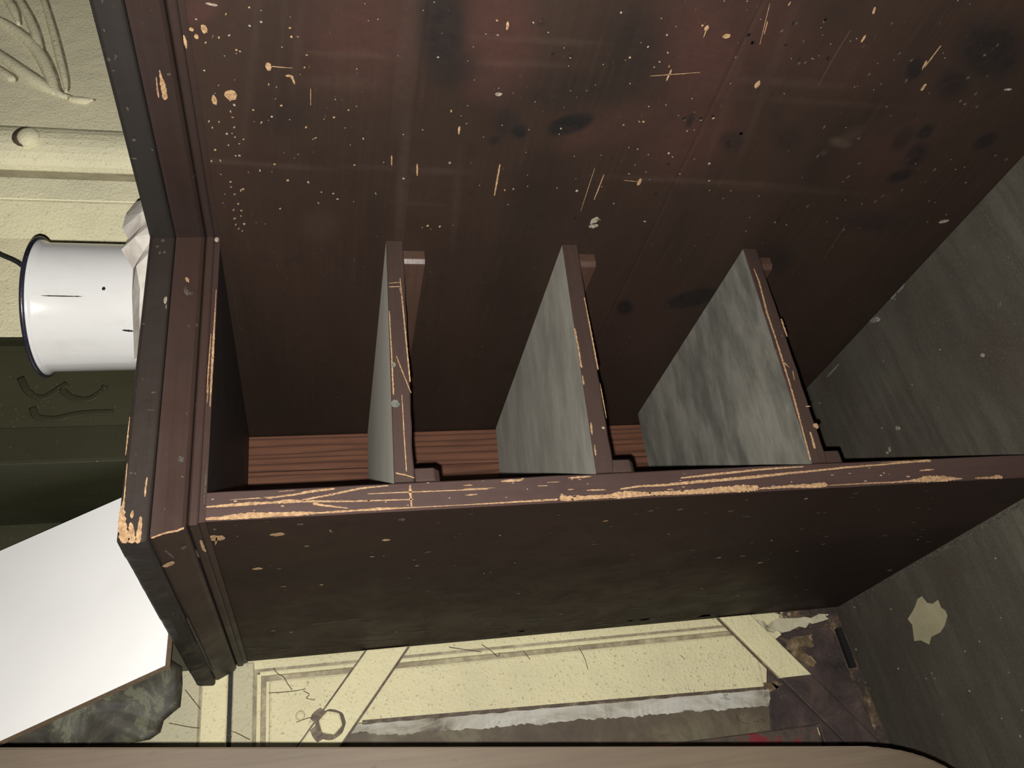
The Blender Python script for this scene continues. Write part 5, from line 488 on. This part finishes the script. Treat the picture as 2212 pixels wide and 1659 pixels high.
# worn pale ridge, weathered board and red strip to the left of the field
bm = bmesh.new(); rg = []
for k in range(161):
    f = k / 160; z = -0.097 - 0.513 * f; xr = -0.3385 - 0.0130 * f
    e1 = 0.0012 * noise.noise(Vector((z * 60, 1, 0))); e2 = 0.0042 * noise.noise(Vector((z * 45, 2, 0))) + 0.0024 * noise.noise(Vector((z * 220, 5, 0)))
    hgt = 0.006 + 0.002 * noise.noise(Vector((z * 50, 3, 0)))
    wd = (0.0135 + 0.006 * f) * (0.55 + 0.45 * min(1, f * 8)) + e2
    rg.append([bm.verts.new(c) for c in ((xr + e1, YB, z), (xr - 0.0015 + e1, YB - hgt - 0.003, z), (xr - wd * 0.6, YB - hgt, z), (xr - wd, YB - 0.0036, z), (xr - wd, YB, z))])
for A, B in zip(rg, rg[1:]):
    for s in range(4): bm.faces.new((A[s], A[s + 1], B[s + 1], B[s]))
wpart('ridge_strip', bm_mesh(bm), M['pale'])
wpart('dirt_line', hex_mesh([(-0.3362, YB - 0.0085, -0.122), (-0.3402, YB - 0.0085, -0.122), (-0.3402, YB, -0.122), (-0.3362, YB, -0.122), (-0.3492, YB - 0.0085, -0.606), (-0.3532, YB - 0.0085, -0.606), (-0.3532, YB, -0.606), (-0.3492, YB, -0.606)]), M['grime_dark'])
wpart('weathered_board', hex_mesh([(-0.346, YB - 0.003, -0.095), (-0.3985, YB - 0.003, -0.065), (-0.3985, YB + 0.01, -0.065), (-0.346, YB + 0.01, -0.095),
                                   (-0.369, YB - 0.003, -0.70), (-0.4015, YB - 0.003, -0.70), (-0.4015, YB + 0.01, -0.70), (-0.369, YB + 0.01, -0.70)], 0.001), M['taupe'])
wpart('red_strip', box_mesh(-0.62, -0.3985, YB - 0.006, YB + 0.01, -0.66, -0.118, 0.0015), M['redpaint'], 'red painted strip at the foot of the wall panel')
# corroded corner by the floor
wpart('rusted_plate', prism_mesh([(-0.352, -0.611), (-0.30, -0.628), (-0.285, -0.66), (-0.284, -0.722), (-0.328, -0.726), (-0.352, -0.728), (-0.47, -0.742), (-0.47, -0.664), (-0.3985, -0.664), (-0.3985, -0.60)], 1, YB - 0.005, YB + 0.01, 0.001), M['rust'], 'rusted brown plate in the corner by the floor')
def flake(P, mat, y0=YB - 0.0062):
    return prism_mesh([(x * .001, z * .001) for x, z in P], 1, y0, YB - 0.004)
for P_, m_ in FLAKES:
    wpart('paint_flake', flake(P_, m_), M[m_])
wpart('dark_slot', hex_mesh([(-0.288, YB - 0.0062, -0.7300), (-0.288, YB - 0.0062, -0.7375), (-0.288, YB, -0.7375), (-0.288, YB, -0.7300), (-0.338, YB - 0.0062, -0.7315), (-0.338, YB - 0.0062, -0.7395), (-0.338, YB, -0.7395), (-0.338, YB, -0.7315)]), M['black'])

# diagonal straps bolted to the wall, a line of dirt and painted shadow along their edges
def strap(a, b, h, mat, label):
    """flat bar between a and b in (x, z), ends cut upright, half height h"""
    t = thing('diagonal_strap', (a[0], YB - 0.010, a[1]), label, 'strap', 'diagonal straps on the cream wall')
    q = lambda e: [(a[0], a[1] + e), (b[0], b[1] + e), (b[0], b[1] - e), (a[0], a[1] - e)]
    link('bar', prism_mesh(q(h), 1, YB - 0.0155, YB - 0.0100, 0.0014, 2), mat, t)
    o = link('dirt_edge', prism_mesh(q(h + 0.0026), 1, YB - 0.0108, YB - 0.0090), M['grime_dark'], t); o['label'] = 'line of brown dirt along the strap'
    return t
t1 = strap((-0.2630, -0.1535), (-0.455, 0.0035), 0.0232, M['cream2'], 'cream painted diagonal strap with a hexagonal bolt head')
bx0, bz0 = -0.338, -0.0880
hx = [(bx0 + 0.0132 * math.cos(math.radians(60 * k + 14)), bz0 + 0.0132 * math.sin(math.radians(60 * k + 14))) for k in range(6)]
wsh = []
for k in range(36):
    an = math.radians(10 * k); r_ = 0.0158 + 0.0016 * noise.noise(Vector((math.cos(an) * 2, math.sin(an) * 2, 4.4)))
    if 20 < 10 * k < 75: r_ += 0.006
    if 95 < 10 * k < 150: r_ += 0.0055
    wsh.append((bx0 + r_ * math.cos(an), bz0 + r_ * math.sin(an)))
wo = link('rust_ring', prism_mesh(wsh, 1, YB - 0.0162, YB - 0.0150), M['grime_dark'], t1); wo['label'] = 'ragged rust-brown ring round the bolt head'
link('bolt_head', prism_mesh(hx, 1, YB - 0.0255, YB - 0.0158, 0.0026, 2), M['cream2'], t1)
t2 = strap((-0.2630, -0.5890), (-0.343, -0.6475), 0.0212, M['cream2'], 'cream painted diagonal strap going down to the floor corner')
rb = link('rusted_end', prism_mesh([(-0.3425, -0.6263), (-0.4275, -0.6887), (-0.4275, -0.7305), (-0.3425, -0.6687), (-0.3360, -0.655), (-0.3400, -0.645)], 1, YB - 0.0150, YB - 0.0090, 0.0012), M['rust'], t2)
rb['label'] = 'bare rusted lower end of the strap'
# a dome rivet in the panel
bm = bmesh.new(); bmesh.ops.create_uvsphere(bm, u_segments=12, v_segments=8, radius=0.0052)
for v in bm.verts: v.co = Vector((v.co.x - 0.3245, v.co.y * 0.6 + YB - 0.0085, v.co.z - 0.0565))
wpart('rivet', bm_mesh(bm), M['cream2'], smooth=True)

# cobweb threads caught on the panel
bm = bmesh.new()
for pts in THREADS:
    me_ = tube_mesh(smooth_path([(x * .001, YB - 0.0085, z * .001) for x, z in pts], 4), 0.00042, 4)
    bm.from_mesh(me_); bpy.data.meshes.remove(me_)
cw = wpart('cobweb_threads', bm_mesh(bm), M['grime_dark']); cw['kind'] = 'stuff'

# dark green recess above the cabinet with scroll mouldings
alc = tag(link('wall_alcove', box_mesh(-0.265, 0.0610, YB - 0.006, YB + 0.02, 0.0475, 0.9), M['green'], loc=(-0.1, YB, 0.0475)), 'dark olive-green gloss wall panel above the cabinet', None, None, 'structure')
box_ = link('green_panel', box_mesh(-0.0850, 0.0605, 0.2495, YB - 0.0065, 0.0515, 0.9, 0.001), M['green'], alc)
link('green_strip', box_mesh(-0.0835, -0.0440, 0.2470, 0.2500, 0.0515, 0.9, 0.001), M['green_m'], alc)
for pts in ([(18.2, 224.8), (0.9, 215.5), (-8.0, 201.2), (0.5, 188.6), (9.7, 178.5)], [(3.0, 184.4), (-8.0, 171.7), (-10.5, 155.7), (-1.2, 143.1), (6.4, 140.6)], [(-18.9, 208.0), (-30.7, 202.1), (-33.6, 184.4), (-29.0, 167.5), (-27.3, 148.2), (-27.3, 129.6)]):
    p3 = smooth_path([(x * .001, 0.2495, z * .001) for x, z in pts], 6)
    link('scroll_moulding', tube_mesh(p3, 0.0036, 8, 0.14, (0, 1, 0)), M['green_m'], alc, True)
# cream pilaster on the right with its mouldings
YP = 0.24
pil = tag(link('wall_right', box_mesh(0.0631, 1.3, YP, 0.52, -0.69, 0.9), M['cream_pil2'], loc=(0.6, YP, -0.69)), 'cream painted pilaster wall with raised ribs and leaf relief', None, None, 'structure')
def ppart(name, me, mat, smooth=False):
    return link(name, me, mat, pil, smooth)
ppart('corner_bead', box_mesh(0.0580, 0.0626, YP - 0.001, 0.402, 0.06, 0.9), M['green_m'])
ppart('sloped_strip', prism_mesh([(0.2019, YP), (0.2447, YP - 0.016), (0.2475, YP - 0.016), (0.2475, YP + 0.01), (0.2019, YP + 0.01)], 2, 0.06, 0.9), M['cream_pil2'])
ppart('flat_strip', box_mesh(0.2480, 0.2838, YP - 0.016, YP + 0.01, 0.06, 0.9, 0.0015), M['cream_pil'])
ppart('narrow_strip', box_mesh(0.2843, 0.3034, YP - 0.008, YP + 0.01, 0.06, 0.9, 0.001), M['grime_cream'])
arc = [(0.3048 + 0.0340 * (1 - math.cos(math.pi * k / 10)), YP - 0.007 - 0.020 * math.sin(math.pi * k / 10)) for k in range(11)]
arc = [(0.3048, YP + 0.01)] + arc + [(0.3728, YP + 0.01)]
hr = ppart('half_round_rib', prism_mesh(arc, 2, 0.06, 0.9), M['cream_pil'])
bm = bmesh.new(); bmesh.ops.create_uvsphere(bm, u_segments=16, v_segments=10, radius=0.0155)
for v in bm.verts: v.co = Vector((v.co.x + 0.3388, v.co.y * 0.55 + YP - 0.0265, v.co.z * 0.85 + 0.2528))
link('domed_stud', bm_mesh(bm), M['cream_rel'], hr, True)
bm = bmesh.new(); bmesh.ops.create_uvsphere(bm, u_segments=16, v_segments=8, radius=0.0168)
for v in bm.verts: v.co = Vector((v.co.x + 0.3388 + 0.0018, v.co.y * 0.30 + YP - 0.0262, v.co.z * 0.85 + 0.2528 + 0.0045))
link('stud_dirt', bm_mesh(bm), M['grime_dark'], hr, True)  # dark flattened dome offset behind the stud, showing as a crescent
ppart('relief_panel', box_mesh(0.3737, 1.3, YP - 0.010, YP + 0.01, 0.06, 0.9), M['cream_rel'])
for pts, r_ in (([(581, 329), (555, 300), (519, 272), (475, 252), (442, 239), (431, 218)], 8), ([(515, 323), (477, 285), (452, 256), (438, 239)], 9), ([(654, 323), (582, 290), (530, 272), (510, 267)], 6),
                ([(673, 293), (575, 263), (508, 244), (464, 232), (442, 228)], 5), ([(487, 321), (464, 297), (457, 291)], 6), ([(431, 224), (428, 207), (431, 194)], 6), ([(636, 332), (608, 316), (571, 302)], 6)):
    p3 = smooth_path([(x * .001, YP - 0.010, z * .001) for x, z in pts], 6)
    n_ = len(p3); rr = [r_ * .001 * (0.35 + 0.65 * math.sin(math.pi * min(1, 0.12 + 0.88 * k / (n_ - 1)))) for k in range(n_)]
    ppart('dirt_line', tube_mesh([q + Vector((0.0012, 0.0002, -0.0030)) for q in p3], [q * 1.12 for q in rr], 8, 0.10, (0, 1, 0)), M['grime'])  # flat copy offset to one side, dirt plus painted relief shade
    ppart('leaf_rib', tube_mesh(p3, rr, 10, 0.85, (0, 1, 0)), M['cream_rel'], True)

# ------------------------------------------------------------------ the shelf cabinet
cab = thing('shelf_cabinet', (0.0, 0.0, FZ(0)), 'dark varnished wooden shelf unit with three dusty open shelves and moulded cornice', 'cabinet')

def side_plank(z0, z1, y0=-0.56, y1=0.365, step=0.0028):
    """a plank of the tall side board, its worn face as a fine grid that carries the stain attribute"""
    ny = int((y1 - y0) / step); nz = max(2, int((z1 - z0) / step))
    ys = np.linspace(y0, y1, ny + 1); zs = np.linspace(z0, z1, nz + 1)
    Y, Z = np.meshgrid(ys, zs, indexing='ij')
    X = np.zeros_like(Y)
    edge = np.minimum(Z - z0, z1 - Z); X += 0.0005 * np.clip(1 - edge / 0.0014, 0, 1)      # eased arrises at the joint
    co = np.stack([X, Y, Z], -1).reshape(-1, 3)
    idx = np.arange((ny + 1) * (nz + 1)).reshape(ny + 1, nz + 1)
    q = np.stack([idx[:-1, :-1], idx[:-1, 1:], idx[1:, 1:], idx[1:, :-1]], -1).reshape(-1, 4)
    n0 = len(co)
    back = np.array([[0.02, y0, z0], [0.02, y0, z1], [0.02, y1, z1], [0.02, y1, z0]])
    verts = np.vstack([co, back])
    faces = q.tolist()
    b = [n0, n0 + 1, n0 + 2, n0 + 3]
    faces += [[b[3], b[2], b[1], b[0]][::-1]]
    faces += [idx[0, :].tolist() + [b[1], b[0]], idx[-1, ::-1].tolist() + [b[3], b[2]], idx[::-1, 0].tolist() + [b[0], b[3]], idx[:, -1].tolist() + [b[2], b[1]]]
    me = bpy.data.meshes.new('side_plank'); me.from_pydata(verts.tolist(), [], faces); me.update()
    col = np.zeros((len(verts), 4), np.float32); col[:, 3] = 1
    y_, z_ = co[:, 1] * 1000, co[:, 2] * 1000
    for ch, key in enumerate(('dark', 'red', 'light')):
        for cy, cz, ay, az, by, bz, val, soft in STAINS[key]:
            det = ay * bz - az * by
            u = ((y_ - cy) * bz - (z_ - cz) * by) / det; v = (ay * (z_ - cz) - az * (y_ - cy)) / det
            r = np.sqrt(u * u + v * v)
            k = np.clip((1 + soft - r) / (2 * soft), 0, 1); k = k * k * (3 - 2 * k) * val * (0.34 if ch == 2 else 0.9 if ch == 0 else 0.75)
            col[:n0, ch] = np.maximum(col[:n0, ch], k)
    at = me.color_attributes.new('stain', 'FLOAT_COLOR', 'POINT')
    at.data.foreach_set('color', col.ravel())
    return link('side_plank', me, M['side'], cab)
SEAM = (-0.1565, -0.392)
pl1 = side_plank(SEAM[0], 0.030); pl2 = side_plank(SEAM[1], SEAM[0]); pl3 = side_plank(FZ(0) + 0.0005, SEAM[1])
for c_ in 'wpqrk':
    marks('side', c_, pl1, lambda s: s[0][2] > SEAM[0] * 1000)
    marks('side', c_, pl2, lambda s: SEAM[1] * 1000 < s[0][2] <= SEAM[0] * 1000)
    marks('side', c_, pl3, lambda s: s[0][2] <= SEAM[1] * 1000)

# left stile board: front edge worn, outer face dark
bm = bmesh.new()
nz = 120
ring = []
for k in range(nz + 1):
    z = FZ(O) + 0.0005 + (0.0105 - FZ(O) - 0.0005) * k / nz
    w1 = 0.0009 * noise.noise(Vector((z * 38, 2.2, 0))); w2 = 0.0011 * noise.noise(Vector((z * 26, 7.7, 0)))
    bow = 0.0022 * math.sin(math.pi * min(1, max(0, (z + 0.66) / 0.66)))
    ring.append([bm.verts.new(c) for c in ((O, YB - 0.0085, z), (O, 0.0022 + abs(w1), z), (O + 0.0016 + w1 * 0.3, 0.0, z), (L - 0.0012 + bow * 0.3 + w2 * 0.4, 0.0, z), (L + bow * 0.3 + w2 * 0.4, 0.0012, z), (L, YB - 0.0085, z))])
for A, B in zip(ring, ring[1:]):
    for s in range(6):
        f = bm.faces.new((A[s], A[(s + 1) % 6], B[(s + 1) % 6], B[s])); f.material_index = 1 if s in (1, 2, 3) else 0
bm.faces.new(ring[0]); bm.faces.new(ring[-1][::-1])
stile = link('stile_board', bm_mesh(bm), [M['stile'], M['edge']], cab)
for c_ in 'wpq': marks('outer', c_, stile)
marks('front', 'w', stile, lambda s: s[0][0] < -237.5); marks('front', 'p', stile, lambda s: s[0][0] < -237.5)

# back planks
xb = [L, -0.192, -0.146, -0.098, -0.049, -0.0005]
for a, b in zip(xb, xb[1:]):
    link('back_plank', box_mesh(a + 0.0004, b - 0.0004, 0.363, 0.378, FZ(0) + 0.002, 0.028, 0.0010), M['back'], cab)
# top board over the first bay
link('top_board', box_mesh(L + 0.0005, -0.0005, 0.0085, 0.3625, 0.0005, 0.0275), M['inner'], cab)

# shelves on cleats
TH = 0.0153
for i, (za, zb, dp) in enumerate(((-0.1342, -0.1427, 0.3615), (-0.2949, -0.3086, 0.3615), (-0.4894, -0.4982, 0.3345))):
    bm = bmesh.new()
    nx, ny = 40, 2
    x0, x1 = L + 0.0008, -0.0006
    cols = []
    for k in range(nx + 1):
        x = x0 + (x1 - x0) * k / nx; z = za + (zb - za) * k / nx
        wv = 0.0006 * noise.noise(Vector((x * 70, i * 5.1, 0.3))); wv2 = 0.0007 * noise.noise(Vector((x * 55, i * 5.1, 8.3)))
        cols.append([bm.verts.new(c) for c in ((x, 0.0006 + abs(wv), z), (x, dp, z), (x, dp, z - TH), (x, 0.0008, z - TH + wv2), (x, 0.0, z - TH + 0.0011 + wv2), (x, 0.0, z - 0.0007 + wv))])
    for A, B in zip(cols, cols[1:]):
        for s in range(6):
            f = bm.faces.new((A[s], A[(s + 1) % 6], B[(s + 1) % 6], B[s])); f.material_index = 1 if s == 0 else 0
    bm.faces.new(cols[0]); bm.faces.new(cols[-1][::-1])
    sh = link('shelf', bm_mesh(bm), [M['shelf_edge'], M['dust']], cab)
    lim = ((-0.20, -0.10), (-0.36, -0.26), (-0.60, -0.44))[i]
    for c_ in 'wpg':
        marks('front', c_, sh, lambda s: s[0][0] >= -237.5 and lim[0] * 1000 < s[0][2] < lim[1] * 1000)
    # cleats: chamfered at the lower front end
    zc = zb - TH - 0.0004
    link('shelf_cleat', prism_mesh([(-0.0004, 0.0125), (-0.0100, 0.0125), (-0.0140, 0.0163), (-0.0140, 0.33), (-0.0004, 0.33)], 2, zc - 0.0205, zc, 0.0006), M['cleat'], cab)
    zc = za - TH - 0.0012
    link('shelf_cleat', prism_mesh([(0.0030, zc), (0.33, zc), (0.33, zc - 0.0200), (0.0090, zc - 0.0200), (0.0030, zc - 0.0150)], 0, L + 0.0024, L + 0.0135, 0.0009), M['shelf_edge'], cab)

# cornice: bead, sloped moulding and top slab run along the side board, across the shelf front and back along the stile
def run(profile, seg, mat, name, wob=0.0, bevel=0.0):
    """profile: (out, z) points; each run is mitred at the inner corner (0,0) and at the outer corner (O,0)"""
    def pos(i, out, t):
        if i == 1:   # along Y at x=0, from y=-0.56 to the inner corner
            return (-out, -0.56 + (-out + 0.56) * t)
        if i == 2:   # along X at y=0
            a, b = -out, O - out
            return (a + (b - a) * t, -out)
        a, b = -out, YB - 0.0105   # back along the stile
        return (O - out, a + (b - a) * t)
    bm = bmesh.new(); N = 60; rings = []
    for k in range(N + 1):
        t = k / N; r = []
        for j, (out, z) in enumerate(profile):
            x, y = pos(seg, out, t)
            if wob and out > 0.01:
                e = wob * (noise.noise(Vector((t * 9, seg * 3.1, j * 0.4))) + 0.5 * noise.noise(Vector((t * 31, seg, j * 0.7))))
                if k in (0, N): e *= 0.3
                if seg == 2: y += e
                else: x += e
                z += 0.4 * e
            r.append(bm.verts.new((x, y, z)))
        rings.append(r)
    n_ = len(profile)
    for A, B in zip(rings, rings[1:]):
        for s in range(n_): bm.faces.new((A[s], A[(s + 1) % n_], B[(s + 1) % n_], B[s]))
    bm.faces.new(rings[0]); bm.faces.new(rings[-1][::-1])
    return link(name, bm_mesh(bm), mat, cab)
BEAD = [(-0.001, 0.0102), (-0.001, -0.0010), (0.0016, -0.0012), (0.0020, 0.0004), (0.0024, 0.0030), (0.0042, 0.0034), (0.0050, 0.0046), (0.0050, 0.0085), (0.0042, 0.0096), (0.0030, 0.0102)]
FRZ = [(-0.001, 0.0312), (-0.001, 0.0106), (0.0062, 0.0106), (0.0074, 0.0112), (0.0095, 0.0130), (0.0118, 0.0180), (0.0150, 0.0240), (0.0172, 0.0290), (0.0172, 0.0312)]
SLB = [(-0.001, 0.0510), (-0.001, 0.0318), (0.0196, 0.0318), (0.0212, 0.0326), (0.0220, 0.0340), (0.0222, 0.0420), (0.0220, 0.0480), (0.0208, 0.0502), (0.0190, 0.0510)]
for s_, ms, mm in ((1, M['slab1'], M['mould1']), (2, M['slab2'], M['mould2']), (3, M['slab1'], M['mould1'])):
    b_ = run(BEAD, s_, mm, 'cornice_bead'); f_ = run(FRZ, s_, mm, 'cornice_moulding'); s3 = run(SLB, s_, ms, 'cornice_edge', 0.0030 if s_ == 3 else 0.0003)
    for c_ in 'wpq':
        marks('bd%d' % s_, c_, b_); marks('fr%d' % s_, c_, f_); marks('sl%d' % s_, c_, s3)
link('top_slab', prism_mesh([(0.0012, -0.56), (0.20, -0.56), (0.20, 0.235), (0.057, 0.235), (0.057, 0.396), (O + 0.0012, 0.396), (O + 0.0012, 0.0012), (0.0012, 0.0012)], 2, 0.0318, 0.0508), M['inner'], cab)

# ------------------------------------------------------------------ things on the cabinet
ZT = 0.0512
pot = thing('enamel_pot', (0.017, 0.125, ZT), 'white enamel pot with a dark blue-black rim standing on the cabinet top', 'pot')
def lathe(profile, cx, cy, n_=64):
    bm = bmesh.new(); rings = []
    for r, z in profile:
        rings.append([bm.verts.new((cx + r * math.cos(2 * math.pi * k / n_), cy + r * math.sin(2 * math.pi * k / n_), z)) for k in range(n_)])
    for A, B in zip(rings, rings[1:]):
        for k in range(n_): bm.faces.new((A[k], A[(k + 1) % n_], B[(k + 1) % n_], B[k]))
    bm.faces.new(rings[0][::-1]); bm.faces.new(rings[-1])
    return bm_mesh(bm)
R0, H0 = 0.0605, 0.1185
body = [(R0 - 0.006, ZT), (R0 - 0.002, ZT + 0.001), (R0 - 0.0004, ZT + 0.004), (R0, ZT + 0.010), (R0 + 0.0003, ZT + 0.060), (R0 + 0.0006, ZT + H0 - 0.007), (R0 + 0.0020, ZT + H0 - 0.004), (R0 + 0.0044, ZT + H0 - 0.0015),
        (R0 + 0.0030, ZT + H0 - 0.0005), (R0 - 0.0016, ZT + H0 - 0.004), (R0 - 0.0018, ZT + 0.010), (R0 - 0.006, ZT + 0.0035), (0.002, ZT + 0.003)]
link('pot_body', lathe(body, 0.017, 0.125), M['enamel'], pot, True)
bm = bmesh.new(); RR = 0.0648; rr = 0.0021
rg = []
for k in range(72):
    a = 2 * math.pi * k / 72
    rg.append([bm.verts.new((0.017 + (RR + rr * math.cos(b)) * math.cos(a), 0.125 + (RR + rr * math.cos(b)) * math.sin(a), ZT + H0 + 0.0002 + rr * math.sin(b))) for b in [2 * math.pi * s / 10 for s in range(10)]])
for k in range(72):
    A, B = rg[k], rg[(k + 1) % 72]
    for s in range(10): bm.faces.new((A[s], B[s], B[(s + 1) % 10], A[(s + 1) % 10]))
link('rim', bm_mesh(bm), M['rim'], pot, True)
# chips and scuffs in the enamel (thin dark scabs on the curved wall)
def scab(az0, z0, az1, z1, w):
    bm = bmesh.new(); A = []; B = []; n_ = 14
    for k in range(n_ + 1):
        t = k / n_; a = math.radians(az0 + (az1 - az0) * t); z = z0 + (z1 - z0) * t
        ww = w * math.sqrt(max(0, 1 - (2 * t - 1) ** 2)) * (1 + 0.6 * noise.noise(Vector((k * .8, z0 * 90, az0))))
        T = Vector((-(z1 - z0), math.radians(az1 - az0) * R0)); T = T.normalized()
        for S_, sg in ((A, 1), (B, -1)):
            aa = a + sg * T.x * ww / R0; zz = z + sg * T.y * ww; r = R0 + 0.0009
            S_.append(bm.verts.new((0.017 + r * math.cos(aa), 0.125 + r * math.sin(aa), zz)))
    for k in range(n_): bm.faces.new((A[k], A[k + 1], B[k + 1], B[k]))
    return bm_mesh(bm)
for q in ((-111, ZT + .052, -110.2, ZT + .055, .0016), (-117, ZT + .105, -117.5, ZT + .070, .0005), (-146, ZT + .040, -147, ZT + .030, .0009)):
    link('enamel_chip', scab(*q), M['k'], pot)['label'] = 'dark chip in the white enamel'

cord_pts = smooth_path([(0.030, 0.165, 0.120), (0.052, 0.172, 0.162), (0.080, 0.174, 0.192), (0.1037, 0.172, 0.2130), (0.1116, 0.171, 0.2228), (0.1187, 0.170, 0.2368), (0.1307, 0.170, 0.256), (0.136, 0.180, 0.300), (0.150, 0.200, 0.380)], 6)
tag(link('black_cord', tube_mesh(cord_pts, 0.0022, 8), M['cord'], None, True, loc=(0.030, 0.165, 0.120)), 'thin black cord rising out of the white enamel pot', 'cord')

# crumpled paper in front of the pot
rows = [[(70, 16, ZT * 1000 + .4), (62, 20, 66), (66, 30, 76.5), (70, 46, 70), (74, 56, 52)], [(45, 10, 52), (38, 14, 68), (46, 28, 84.0), (52, 44, 76), (56, 56, 52)], [(26, 8, 52), (22, 14, 66), (30, 26, 84.5), (34, 42, 72), (36, 56, 52)],
        [(10, 8, 52), (8, 12, 70), (14, 22, 77), (18, 40, 74), (20, 54, 52)], [(-6, 8, 52), (-6, 14, 62), (6, 26, 83), (2, 40, 70), (4, 52, 52)], [(-26, 9, 52), (-24, 12, 66), (-14, 28, 72), (-14, 40, 60), (-10, 50, 52)],
        [(-50, 9, 52), (-48, 12, 61), (-44, 26, 70), (-40, 36, 60), (-36, 44, 52)], [(-74, 10, 52), (-72, 14, 60), (-70, 26, 67), (-66, 34, 60), (-62, 40, 52)], [(-112, 12, 52), (-110, 16, 56), (-108, 28, 63), (-106, 34, 58), (-104, 40, 52)]]
bm = bmesh.new()
gv = [[bm.verts.new((x * .001, y * .001, max(z * .001, ZT + 0.0004))) for x, y, z in r] for r in rows]
for A, B in zip(gv, gv[1:]):
    for a in range(4):
        bm.faces.new((A[a], A[a + 1], B[a + 1])); bm.faces.new((A[a], B[a + 1], B[a]))
ex = bmesh.ops.extrude_face_region(bm, geom=list(bm.faces))
for v in ex['geom']:
    if isinstance(v, bmesh.types.BMVert): v.co.z += 0.0004
tag(link('crumpled_paper', bm_mesh(bm), M['paper'], loc=(0, 0.03, ZT)), 'crumpled white paper lying on the cabinet top before the pot', 'paper')

# white board leaning beside the cabinet top
WB = [[-301.6, 227.4, 56.5], [-355.0, 317.4, 264.1], [-158.6, 369.8, 320.4], [-96.3, 255.2, 57.0]]
wn = Vector([0.12, -0.8996, 0.4198])
if wn.y > 0: wn = -wn
def slab_poly(P, n_, t0, t1, bevel=0.0):
    bm = bmesh.new()
    a = [bm.verts.new(Vector(p) * .001 - n_ * t0) for p in P]; b = [bm.verts.new(Vector(p) * .001 - n_ * t1) for p in P]
    k = len(P); bm.faces.new(a); bm.faces.new(b[::-1])
    for i in range(k): bm.faces.new((a[i], a[(i + 1) % k], b[(i + 1) % k], b[i]))
    bmesh.ops.recalc_face_normals(bm, faces=bm.faces)
    if bevel: bmesh.ops.bevel(bm, geom=[e for e in bm.edges], offset=bevel, segments=2, affect='EDGES')
    return bm_mesh(bm)
wb = thing('white_board', Vector(WB[0]) * .001, 'white laminated board with a brown raw edge leaning above the cabinet end', 'board')
link('laminate_face', slab_poly(WB, wn, 0.0, 0.0012, 0.0003), M['laminate'], wb)
co_ = link('board_core', slab_poly(WB, wn, 0.0012, 0.0085, 0.0004), M['fibre'], wb); co_['label'] = 'brown fibreboard core'

# dark mottled oilcloth hanging behind the board
outl = [(-250, 92), (-270.8, 61.9), (-287.3, 60.4), (-309.9, 61.3), (-313.8, 66.8), (-321.7, 76.3), (-332.4, 78.5), (-338.6, 87.9), (-341, 126.8), (-343, 168), (-348, 200), (-350, 300), (-240, 300)]
cx_, cz_ = -0.295, 0.17
bm = bmesh.new(); NR = 14
n_o = len(outl); dense = []
for i in range(n_o):
    a, b = Vector(outl[i]), Vector(outl[(i + 1) % n_o])
    for k in range(5): dense.append(a.lerp(b, k / 5) * .001)
def cloth(x, z, s): return 0.362 - 0.012 * (1 - s * s) + 0.003 * noise.noise(Vector((x * 34, z * 30, 0.5))) + 0.0010 * noise.noise(Vector((x * 80, z * 70, 3.5)))
c0 = bm.verts.new((cx_, cloth(cx_, cz_, 0), cz_)); prev = None
for r_ in range(1, NR + 1):
    s = r_ / NR
    ringv = []
    for p in dense:
        x, z = cx_ + (p.x - cx_) * s, cz_ + (p.y - cz_) * s
        ringv.append(bm.verts.new((x, cloth(x, z, s), z)))
    k = len(ringv)
    for j in range(k):
        if prev is None: bm.faces.new((c0, ringv[j], ringv[(j + 1) % k]))
        else: bm.faces.new((prev[j], ringv[j], ringv[(j + 1) % k], prev[(j + 1) % k]))
    prev = ringv
ex = bmesh.ops.extrude_face_region(bm, geom=list(bm.faces))
for v in ex['geom']:
    if isinstance(v, bmesh.types.BMVert): v.co.y += 0.0025
tag(link('mottled_oilcloth', bm_mesh(bm), M['oilcloth'], None, True, loc=(-0.30, 0.36, 0.06)), 'dark mottled oilcloth hanging behind the white board at the wall', 'cloth')

# pale timber rail nearest the camera with a rounded lower end
ax = Vector((-0.379, 0.139)) ; bx_ = Vector((-0.454, -0.53))
dv = (ax - bx_).normalized(); nv = Vector((-dv.y, dv.x))      # nv points left
if nv.x > 0: nv = -nv
wR = 0.11
top = ax + dv * 0.12
pts = [top, bx_ + dv * 0.012]
for k in range(0, 15):
    th = math.radians(86 * k / 14)
    r1, r2 = 0.055, 0.10
    pts.append(bx_ + dv * 0.012 + nv * (r1 * (1 - math.cos(th))) - dv * (r2 * math.sin(th)))
last = pts[-1]
pts += [last + nv * (wR - 0.055) - dv * 0.004, top + nv * wR]
tag(link('timber_rail', prism_mesh([(p.x, p.y) for p in pts], 1, 0.10, 0.128, 0.0025, 2), M['rail'], loc=(-0.50, 0.11, -0.6)), 'pale brown timber rail with a rounded end beside the cabinet', 'rail')
